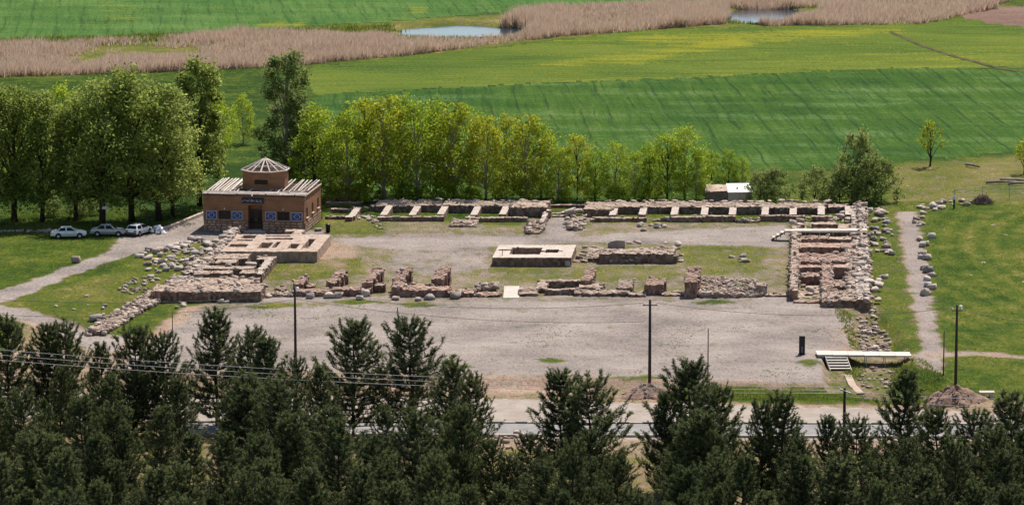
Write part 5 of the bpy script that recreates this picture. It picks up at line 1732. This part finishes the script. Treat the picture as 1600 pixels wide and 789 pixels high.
# road kerbs
for lb, y_l, y_r in (('far', (250, 660), (1680, 664)), ('near', (250, 679), (1680, 684))):
    a, b = P(y_l[0], y_l[1], -.7), P(y_r[0], y_r[1], -.7)
    mb = MB(); mb.bar(Vector((a.x, a.y, -.72)), Vector((b.x, b.y, -.72)), .32, .12); kb = mb.build('kerb', M['cap']); tag(kb, kind='structure')
    n_ = int((b - a).length / 1.2)
    ks = []
    for k in range(n_):
        p, q = a + (b - a) * (k / n_), a + (b - a) * ((k + .97) / n_)
        m2 = MB(); m2.bar(Vector((p.x, p.y, -.62)), Vector((q.x, q.y, -.62)), .26, .2)
        m2.build('kerb_stone', M['white_cap'] if (k % 2 or lb == 'near') else M['trim'], kb)
M['asphalt'] = rocky('worn_asphalt', [(0.15, 0.14, 0.132), (0.22, 0.205, 0.195), (0.30, 0.28, 0.265)], .6, False, .3)
mb = MB()
cs = [P(250, 661.2, -.7), P(1680, 665.2, -.7), P(1680, 682.6, -.7), P(250, 677.6, -.7)]
mb.quad([(c.x, c.y, -.62) for c in cs]); mb.quad([(cs[0].x, cs[0].y, -.9), (cs[1].x, cs[1].y, -.9), (cs[1].x, cs[1].y, -.62), (cs[0].x, cs[0].y, -.62)])
tag(mb.build('asphalt_road', M['asphalt']), kind='structure')

# ------------------------------------------------------------------ loose stones
ORD = ('first second third fourth fifth sixth seventh eighth ninth tenth eleventh twelfth thirteenth fourteenth fifteenth sixteenth seventeenth '
       'eighteenth nineteenth twentieth').split() + ['twenty-' + a for a in 'first second third fourth fifth sixth seventh eighth ninth'.split()] + ['thirtieth'] + ['thirty-' + a for a in 'first second third fourth fifth'.split()]


def scatter(poly, n_, lo, hi, label, group, seed, mk=('stone',), flat=.62, cat='stone', joined=False):
    if joined:      # too small to pick apart: one mass
        aa_ = pts_in(poly, n_, seed)
        X_, Y_ = P_arr(aa_)
        S_ = lo + (hi - lo) * np.random.default_rng(seed).random(n_) ** 1.6
        v, q = rubble_mesh(np.stack([X_, Y_, gz(X_, Y_) + S_ * .15], 1), S_, seed, flat)
        tag(link('rubble', np_mesh('rubble', v, q, M['rubble'])), label, 'rubble', kind='stuff')
        return
    for k, (x, y) in enumerate(pts_in(poly, n_, seed)):
        g = G(x, y)
        rnd = random.Random(seed * 1000 + k)
        rock(g, lo + (hi - lo) * rnd.random() ** 1.6, label, cat, group, mk=mk[k % len(mk)], seed=seed * 1000 + k, flat=flat)


scatter(EDGE_ROW, 60, .3, .7, 'row of small rough stones along the back of the left lawn', None, 30, joined=True)
scatter([(240, 390), (290, 376), (340, 376), (330, 396), (300, 412), (280, 425), (262, 420), (230, 408), (214, 402), (222, 392)], 105, .5, 1.25, 'rough pale block in the field of tumbled stones left of the mud brick block', 'field of tumbled stones on the left', 31, ('stone', 'stone', 'dark_stone'))
scatter([(218, 405), (262, 415), (262, 440), (222, 440)], 14, .5, 1.0, 'separate pale block lying on the grass below the field of tumbled stones', 'blocks on the grass below the tumbled stones', 32)
scatter([(182, 452), (205, 436), (240, 440), (230, 458), (196, 462)], 46, .3, .7, 'scatter of small pale stones on the grass bank left of the terrace', 'small stone scatter on the grass bank', 33, joined=True)
scatter([(60, 470), (150, 450), (175, 500), (110, 500)], 7, .4, .8, 'lone stone on the lower grass bank between the two paths', 'lone stones on the lower grass bank', 34)
scatter([(140, 508), (185, 488), (200, 500), (160, 526), (130, 525)], 18, .4, 1.0, 'stone at the foot of the tumbled rubble wall', 'stones at the foot of the rubble wall', 35)
scatter([(330, 468), (430, 464), (430, 470), (330, 474)], 9, .5, .95, 'pale boulder lying before the dark terrace front', 'boulders before the terrace front', 36)
scatter([(275, 470), (292, 470), (292, 482), (275, 482)], 7, .5, .95, 'pale boulder in the clump at the left corner of the yard', 'boulders at the left corner of the yard', 37)
for x, y, s, lb in ((120, 410, 1.25, 'round white boulder alone on the left lawn beside the drive'), (147, 503, 1.5, 'dark squared block at the end of the rubble wall'), (484, 466, 1.2, 'grey boulder nearest the lamp pole, before the front row'), (514, 465, 1.5, 'largest boulder before the left front wall'),
                    (529, 465, 1.0, 'small boulder right of the largest one before the left front wall'), (571, 463, 1.3, 'rounded boulder under the tall slanting pier'), (563, 468, .9, 'flat boulder on the gravel before the slanting pier'), (618, 469, 1.0, 'boulder before the left end of the red brick wall'),
                    (652, 470, .8, 'smallest boulder before the red brick wall'), (671, 468, 1.3, 'angular grey boulder before the middle of the red brick wall'), (711, 466, 1.5, 'big grey boulder against the right part of the red brick wall'),
                    (1233, 462, 1.0, 'pale boulder at the front left corner of the right wing'), (1075, 378, .0, None), (631, 344, .8, 'white stone leaning on the rear front wall near the museum')):
    if lb: tag(rock(G(x, y), s, seed=int(x), mk='dark_stone' if 'grey' in lb or 'dark' in lb else 'stone'), lb, 'stone')
scatter([(556, 338), (592, 338), (596, 349), (560, 348)], 16, .4, 1.0, 'pale fallen block in the clump near the first piers', 'fallen blocks near the first piers', 38)
scatter([(585, 350), (602, 352), (600, 360), (586, 358)], 7, .35, .75, 'pale stone in the small court clump before the rear range', 'small court clump before the rear range', 39)
scatter([(997, 352), (1040, 350), (1040, 361), (1000, 361)], 13, .45, .95, 'block in the stone clump right of the gate in the court', 'stone clump right of the gate', 40, ('stone', 'dark_stone'))
scatter([(1132, 402), (1166, 400), (1166, 410), (1135, 410)], 5, .7, 1.2, 'block in the small group on the grass left of the right wing', 'block group left of the right wing', 41, ('stone', 'dark_stone'))
scatter([(1352, 325), (1385, 325), (1395, 365), (1394, 400), (1372, 402), (1362, 370)], 46, .55, 1.35, 'squared block tumbled outside the right wing', 'blocks tumbled outside the right wing', 42, ('stone', 'stone', 'dark_stone'))
scatter([(1370, 420), (1385, 440), (1380, 470), (1368, 440)], 8, .5, 1.0, 'block at the outer foot of the right wing near its front', 'blocks at the outer foot of the wing', 43)
scatter([(1338, 488), (1368, 480), (1385, 520), (1402, 545), (1345, 545), (1340, 515)], 120, .3, .95, 'tumbled rubble filling the ditch above the footbridge', 'rubble in the ditch above the footbridge', 44, joined=True)
scatter([(1340, 562), (1400, 562), (1412, 590), (1345, 600)], 60, .2, .55, 'small rubble in the ditch below the footbridge', 'rubble in the ditch below the footbridge', 45, joined=True)
scatter([(1430, 340), (1442, 340), (1440, 358), (1428, 358)], 7, .7, 1.35, 'white block beside the top of the right footpath', 'white blocks at the top of the footpath', 46)
scatter([(1434, 324), (1476, 316), (1478, 328), (1442, 336)], 16, .6, 1.25, 'pale block in the row curving behind the right lawn', 'pale blocks curving behind the right lawn', 47)
scatter([(1480, 315), (1522, 312), (1522, 322), (1484, 322)], 9, .5, .95, 'pale stone near the black pedestal sign', 'pale stones near the pedestal sign', 48)
for k, (x, y, s) in enumerate(((1438, 376, 1.0), (1456, 372, 1.2), (1441, 386, 1.1), (1447, 384, 1.0), (1443, 399, 1.3), (1438, 404, 1.0), (1449, 405, 1.1), (1444, 421, 1.2), (1450, 426, 1.3), (1456, 432, 1.1), (1449, 438, 1.0), (1449, 448, 1.1), (1456, 452, 1.1), (1446, 461, 1.35))):
    tag(rock(G(x, y), s, seed=700 + k, mk='dark_stone' if k % 3 == 2 else 'stone', flat=.75), ORD[k] + ' block from the top in the stone row edging the right footpath', 'stone', 'stone row edging the right footpath')
scatter([(1470, 345), (1600, 350), (1600, 470), (1480, 470)], 9, .4, .8, 'flat pale stone patch set in the right lawn', 'flat pale stones in the right lawn', 49, flat=.12)
scatter([(770, 665), (860, 668), (860, 690), (770, 688)], 40, .3, .9, 'pale rubble beside the road between the pines', 'roadside rubble between the pines', 50, joined=True)
scatter([(900, 600), (1000, 602), (1000, 612), (900, 610)], 10, .2, .5, 'few small stones on the verge left of the root mound', 'small stones on the verge', 51, joined=True)

# ------------------------------------------------------------------ trees
def leaves(C_, n_per, spread, size, seed, flat=1.0, up=0.4):
    r = np.random.default_rng(seed)
    n_ = len(C_) * n_per
    ctr = np.repeat(C_, n_per, 0) + r.normal(0, 1, (n_, 3)) * np.repeat(spread, n_per)[:, None] * np.array([1, 1, flat])
    nrm = r.normal(0, 1, (n_, 3)); nrm[:, 2] += up
    nrm /= np.linalg.norm(nrm, axis=1)[:, None]
    t1 = np.cross(nrm, r.normal(0, 1, (n_, 3))); t1 /= np.linalg.norm(t1, axis=1)[:, None]
    t2 = np.cross(nrm, t1)
    s = (size * r.uniform(.6, 1.35, n_))[:, None]
    V = np.stack([ctr - t1 * s, ctr - t2 * s * .55, ctr + t1 * s, ctr + t2 * s * .55], 1)
    return V.reshape(-1, 3), np.arange(n_ * 4).reshape(-1, 4)


def decid(seed, h, rad, base, leafm, barkm, n_limb=14, clumps=9, per=30, leaf=.17, slender=1.0, trunk_r=.2, droop=0.0):
    """returns (trunk mesh, crown mesh) of a broadleaved tree standing at the origin"""
    rd = random.Random(seed)
    mb = MB()
    tops = [Vector((0, 0, 0))]
    n_ = 6
    bend = Vector((rd.uniform(-.05, .05), rd.uniform(-.05, .05), 0)) * h
    tr = [bend * (i / n_) ** 2 + Vector((rd.uniform(-.1, .1) * (i > 0), rd.uniform(-.1, .1) * (i > 0), h * .93 * i / n_ - (.2 if i == 0 else 0))) for i in range(n_ + 1)]
    mb.tube(tr, [trunk_r * (1.25 - 1.12 * i / n_) for i in range(n_ + 1)], 7)
    cl, sp = [], []
    for k in range(n_limb):
        f = (k + rd.random()) / n_limb
        zt = base + (h - base) * (.05 + .93 * f)
        prof = math.sin(PI * min(1, (.2 + .76 * f)) ** slender) ** .6 if f < .97 else .3
        a_ = k * 2.4 + rd.uniform(-.5, .5)
        rr_ = rad * prof * rd.uniform(.45, .95)
        end = Vector((rr_ * math.cos(a_), rr_ * math.sin(a_), zt))
        st = tr[min(n_ - 1, max(1, int(n_ * max(.12, (zt - rr_ * 1.1 - .5) / h))))]
        mid = (st + end) / 2 + Vector((0, 0, .12 * rr_))
        mb.tube([st, mid, end], [trunk_r * .42, trunk_r * .25, trunk_r * .08], 5, cap=False)
        lr = rad * rd.uniform(.24, .42) * (1.15 - .4 * f)
        for c in range(clumps):
            d = Vector((rd.gauss(0, 1), rd.gauss(0, 1), rd.gauss(0, .9)))
            d = d.normalized() * lr * rd.uniform(.3, 1.15)
            p = end + d - Vector((0, 0, droop * d.length))
            if p.z < base * .6: p.z = base * .6 + rd.random()
            cl.append(p); sp.append(rad * rd.uniform(.055, .12))
            if c % 4 == 0:
                mb.tube([end, p], [trunk_r * .1, trunk_r * .04], 3, cap=False)
    cl = np.array([tuple(c) for c in cl]); sp = np.array(sp)
    V, Q = leaves(cl, per, sp, leaf, seed)
    tm = bpy.data.meshes.new('trunk'); tm.from_pydata(mb.v, [], mb.f); tm.materials.append(M[barkm]); tm.polygons.foreach_set('use_smooth', [True] * len(mb.f)); tm.update()
    return tm, np_mesh('crown', V, Q, M[leafm])


def plant(kind, label, px, py_base, py_top, proto, h0, cat='tree', group=None, wide=1.0, seed=0):
    g = G(px, py_base)
    h = (py_base - py_top) / scale_at(px, py_base) / math.cos(PITCH)
    rd = random.Random(seed * 7 + int(px))
    t = empty(kind, g, rd.uniform(0, 6.28))
    s = h / h0
    t.scale = (s * wide, s * wide, s)
    tag(t, label, cat, group)
    link('trunk', proto[0], t)
    link('crown', proto[1], t)
    return t


OLIVE = [decid(300 + i, 17, 5.0, 2.2, 'leaf_olive', 'bark', 32, 12, 27, .19, .95, .3) for i in range(3)]
OLIVE_T = decid(310, 17, 3.3, 2.6, 'leaf_olive', 'bark', 28, 12, 36, .19, .95, .26)
WILLOW = decid(320, 17, 3.3, 1.8, 'leaf_shrub', 'palebark', 26, 11, 32, .18, .95, .28)
BRIGHT = [decid(330 + i, 11.5, 3.5, 1.0, 'leaf_bright' if i % 3 else 'leaf_gold', 'bark' if i % 2 else 'palebark', 24, 10, 19, .165, .85, .17) for i in range(6)]
SHRUB = [decid(350 + i, 4.2, 2.0, .3, 'leaf_shrub', 'bark', 20, 8, 20, .12, .8, .07) for i in range(3)]
LONE = decid(360, 5.2, 1.5, 1.9, 'leaf_gold', 'bark', 12, 7, 10, .12, .95, .12)

for i, (x, yb, yt, pr, w, lb) in enumerate((
        (-14, 346, 150, 0, 1.0, 'dark olive tree cut by the left edge of the picture'), (22, 346, 140, 1, 1.0, 'tall olive tree second from the left edge, above the lawn'), (66, 346, 152, 2, .95, 'olive tree above the leftmost car'),
        (118, 344, 170, 0, .9, 'lower olive tree between the leftmost and silver cars'), (160, 347, 130, 1, 1.0, 'broad olive tree behind the silver sedan'), (206, 346, 117, 2, 1.05, 'tallest broad olive tree in the left grove'),
        (248, 344, 138, 0, 1.0, 'olive tree right of the tallest in the left grove'), (270, 338, 190, 1, .9, 'shorter olive tree at the right of the left grove'))):
    plant('olive_tree', lb, x, yb, yt, OLIVE[pr], 17, wide=w * 1.15, seed=i)
plant('olive_tree', 'slender tall olive tree standing clear just left of the museum', 312, 322, 98, OLIVE_T, 17, seed=20, wide=1.12)
plant('willow_tree', 'very tall pale tree with twin crown behind the museum lantern', 449, 300, 84, WILLOW, 17, seed=21, wide=1.2)
plant('willow_tree', 'pale leaning tree right behind the tall twin-crowned tree', 474, 304, 168, WILLOW, 17, seed=22, wide=1.15)
for i, (x, yb, yt, pr, lb) in enumerate(((100, 285, 140, 1, 'bright green tree glimpsed behind the left grove'), (345, 252, 158, 2, 'rounded bright green tree between the slender tree and the small one'), (380, 224, 150, 4, 'small bright green tree alone on the meadow behind the museum'), (330, 262, 150, 1, 'bright green tree half hidden by the slender olive tree'), (30, 300, 165, 2, 'bright tree deep in the left grove'))):
    plant('bright_tree', lb, x, yb, yt, BRIGHT[pr], 11.5, seed=40 + i, wide=.9)
row = [(492, 312, 172), (516, 306, 182), (545, 314, 178), (572, 308, 160), (600, 314, 154), (628, 307, 158), (652, 314, 164), (682, 308, 160), (708, 314, 166), (735, 308, 176), (760, 315, 184), (792, 310, 184), (822, 315, 184), (845, 310, 200), (872, 315, 232),
       (902, 312, 214), (930, 316, 238), (962, 313, 226), (992, 316, 240), (1015, 312, 226), (1042, 316, 214), (1070, 312, 205), (1088, 314, 236), (1112, 299, 238), (1138, 296, 236), (1160, 297, 248)]
for i, (x, yb, yt) in enumerate(row):
    gold = i in (3, 4, 8, 10, 11, 12, 15)
    plant('bright_tree', ORD[i] + ' tree from the museum in the bright green row behind the ruins', x, yb, yt, BRIGHT[(0, 3)[i % 2] if gold else (1, 2, 4, 5)[i % 4]], 11.5, group='bright green row behind the ruins', seed=60 + i, wide=(.82 + .3 * random.random()) if yt < 200 else 1.08)
for i, (x, yb, yt, lb) in enumerate(((1188, 317, 268, 'shrub directly right of the white-roofed shed'), (1212, 318, 262, 'second shrub right of the white-roofed shed'), (1274, 317, 264, 'shrub standing alone between the shed shrubs and the tall bush'), (1312, 318, 258, 'low bushy shrub left of the tall bush'),
                                     (1340, 312, 206, 'tallest bush behind the right end of the rear range'), (1354, 318, 248, 'leafy shrub in front of the tall bush'), (1377, 314, 250, 'rightmost shrub of the clump behind the right wing'))):
    plant('shrub', lb, x, yb, yt, SHRUB[i % 3], 4.2, 'shrub', seed=90 + i, wide=.72 if yt < 210 else 1.0)
BUSH = [decid(370 + i, 3.0, 1.9, .2, 'leaf_bright', 'bark', 16, 8, 16, .13, .8, .06) for i in range(2)]
for i in range(15):
    plant('bush', ORD[i] + ' low bush from the museum in the undergrowth of the bright tree row', 520 + i * 37 + random.uniform(-10, 10), 314 + random.uniform(-5, 4), 290 + random.uniform(-8, 8), BUSH[i % 2], 3.0, 'bush', 'undergrowth of the bright tree row', seed=130 + i, wide=1.2)
plant('small_tree', 'lone small tree with thin reddish crown on the edge of the wheat field', 1453, 260, 190, LONE, 5.2, seed=101)
plant('small_tree', 'small leafy tree cut by the right edge of the picture', 1600, 272, 222, LONE, 5.2, seed=102, wide=1.3)
for i, (x, yb) in enumerate(((85, 338), (120, 340), (140, 336))):
    plant('shrub', 'low dark bush in the shade of the left grove, ' + ('left', 'middle', 'right')[i] + ' of three', x, yb, yb - 26, SHRUB[i], 4.2, 'shrub', seed=110 + i, wide=1.3)


# ------------------------------------------------------------------ pines of the foreground
def pine(seed, h=10.5, rad=2.7):
    rd = random.Random(seed)
    r = np.random.default_rng(seed)
    mb = MB()
    n_ = 7
    tr = [Vector((rd.uniform(-.08, .08) * i * .4, rd.uniform(-.08, .08) * i * .4, h * .97 * i / n_ - (.3 if i == 0 else 0))) for i in range(n_ + 1)]
    mb.tube(tr, [.19 * (1.15 - 1.05 * i / n_) for i in range(n_ + 1)], 7)
    pos, dirs, tip = [], [], []

    def shoot(p, d, ln, nt, young=False):
        for q in range(nt):
            f = (q + .5) / nt
            pos.append(tuple(p + d * ln * f)); dirs.append(tuple(d)); tip.append(1 if young and f > .45 else 0)

    z = h * .10
    while z < h * .98:
        f = z / h
        nb = rd.randint(4, 6)
        # a ragged cone: wide low, narrow pointed top, some long limbs
        env = rad * (1.0 if f < .3 else max(.05, (1.03 - f) / .73) ** .62)
        a0 = rd.uniform(0, 6.28)
        for b in range(nb):
            a_ = a0 + b * 6.28 / nb + rd.uniform(-.35, .35)
            L = env * rd.uniform(.62, 1.18)
            k = min(n_ - 1, int(f * n_))
            st = tr[k] + (tr[k + 1] - tr[k]) * (f * n_ - k)
            rise = (.15 + .75 * f) * L
            out = Vector((math.cos(a_), math.sin(a_), 0))
            p1 = st + out * L * .5 + Vector((0, 0, rise * .22))
            p2 = st + out * L * .85 + Vector((0, 0, rise * .62))
            p3 = st + out * L * 1.0 + Vector((0, 0, rise * 1.0 + .25))
            mb.tube([st, p1, p2, p3], [.055, .035, .02, .008], 4, cap=False)
            for (u, v, m_) in ((p1, p2, 5), (p2, p3, 5)):
                shoot(u, (v - u).normalized(), (v - u).length, m_)
            shoot(p3, (p3 - p2).normalized(), .3, 2, True)
            # side shoots turning upwards
            for q in range(int(4 + L * 3.6)):
                ff = rd.uniform(.2, 1.0)
                s0 = st + (p1 - st) * (ff / .5) if ff < .5 else p1 + (p3 - p1) * ((ff - .5) / .5)
                sd_ = Vector((math.cos(a_ + rd.choice((-1, 1)) * rd.uniform(.4, 1.3)), math.sin(a_ + rd.choice((-1, 1)) * rd.uniform(.4, 1.3)), rd.uniform(.35, 1.5))).normalized()
                ln = rd.uniform(.35, .9) * (1.1 - .45 * f)
                mb.tube([s0, s0 + sd_ * ln], [.014, .006], 3, cap=False)
                shoot(s0, sd_, ln, 4, ff > .45)
        z += h * .05 * rd.uniform(.8, 1.2)
    shoot(tr[-1] - Vector((0, 0, .5)), Vector((0, 0, 1)), .9, 6, True)
    pos, dirs = np.array(pos), np.array(dirs)
    NP = 9
    m_ = len(pos) * NP
    pp, dd = np.repeat(pos, NP, 0) + r.normal(0, .03, (m_, 3)), np.repeat(dirs, NP, 0)
    nd = r.normal(0, 1, (m_, 3))
    nd = nd / np.linalg.norm(nd, axis=1)[:, None] * .95 + dd * .75
    nd[:, 2] += .12
    nd /= np.linalg.norm(nd, axis=1)[:, None]
    w = np.cross(nd, r.normal(0, 1, (m_, 3))); w /= np.linalg.norm(w, axis=1)[:, None]
    ln = r.uniform(.14, .27, m_)[:, None]
    V = np.stack([pp - w * .024, pp + w * .024, pp + nd * ln], 1).reshape(-1, 3)
    tm = bpy.data.meshes.new('trunk'); tm.from_pydata(mb.v, [], mb.f); tm.materials.append(M['bark']); tm.update()
    return tm, np_mesh('crown', V, np.arange(m_ * 3).reshape(-1, 3), [M['needle'], M['needle_tip']], np.repeat(np.array(tip), NP))


PINES = [pine(500 + i, 10.5, (2.9, 2.5, 3.3, 2.6, 3.0, 3.4, 2.7)[i]) for i in range(7)]


def put_pine(px, py_top, h, label, group=None, k=0, wide=1.0):
    w = P(px, py_top, h - .75)
    rd = random.Random(int(px * 3 + py_top))
    t = empty('pine_tree', (w.x, w.y, gz1(w.x, w.y)), rd.uniform(0, 6.28))
    t.rotation_euler.x, t.rotation_euler.y = rd.gauss(0, .035), rd.gauss(0, .035)
    s = h / 10.5
    t.scale = (s * wide * 1.12, s * wide * 1.12, s)
    tag(t, label, 'tree', group)
    link('trunk', PINES[k % 7][0], t)
    link('crown', PINES[k % 7][1], t)
    return t


TOPS = [(12, 498, 10.5, 1), (72, 508, 10, 1), (106, 504, 10, .9), (160, 540, 9, .9), (205, 514, 10.5, 1), (258, 518, 10, .9), (338, 488, 11, 1), (380, 514, 10, .9), (408, 530, 10, 1), (455, 560, 9, .85), (505, 575, 8.5, .9),
        (550, 502, 11, 1.1), (644, 496, 11.5, 1.1), (700, 566, 9.5, 1), (738, 588, 9, .9), (880, 582, 10.5, 1.1), (925, 588, 10.5, 1.15), (1040, 618, 9, .9), (1080, 564, 11.5, 1.1), (1120, 606, 10.5, 1.0), (1222, 617, 10, 1), (1192, 628, 9.5, .8),
        (1298, 654, 8.5, .9), (1338, 652, 9, .9), (1408, 584, 11, 1.05), (1466, 640, 9, .95), (1526, 640, 9, 1), (1592, 616, 10.5, 1.1)]
for i, (x, y, h, w) in enumerate(TOPS):
    put_pine(x, y, h, ORD[i] + ' pine from the left along the upper edge of the foreground grove', 'pines along the upper edge of the foreground grove', i, w)
rd = random.Random(77)
GL = 'dark pine deep in the foreground grove, its crown merging with its neighbours'
for rowi, (y, dx, hh) in enumerate(((590, 60, 9.0), (634, 62, 9.0), (678, 60, 9.0), (722, 62, 8.6), (768, 62, 8.6), (806, 70, 7.5))):
    x = -30 + (rowi % 2) * 27
    k = rowi
    while x < 1640:
        xx, yy = x + rd.uniform(-14, 14), y + rd.uniform(-16, 16)
        x += dx * rd.uniform(.85, 1.2)
        k += 1
        lim = np.interp(xx, [0, 400, 480, 700, 760, 800, 850, 900, 980, 1000, 1060, 1150, 1180, 1230, 1300, 1400, 1600], [560, 575, 610, 600, 650, 690, 660, 640, 665, 690, 640, 650, 700, 660, 690, 670, 660])
        if yy < lim: continue
        if 290 < xx < 350 and yy < 650: continue
        zone = ('in the left corner below the forking paths', 'below the left range of the ruins', 'below the lamp pole', 'below the pair of tall pines', 'below the white ramp', 'below the tall central pole', 'left of the floodlight pole', 'in the right corner below the footbridge')[min(7, max(0, int(xx // 200)))]
        tier = 'upper' if yy < 660 else ('middle' if yy < 745 else 'lowest')
        put_pine(xx, yy, hh * rd.uniform(.72, 1.2), 'pine in the %s tier of the grove %s' % (tier, zone), 'pines deep in the foreground grove', rd.randrange(7), rd.uniform(.72, 1.08))
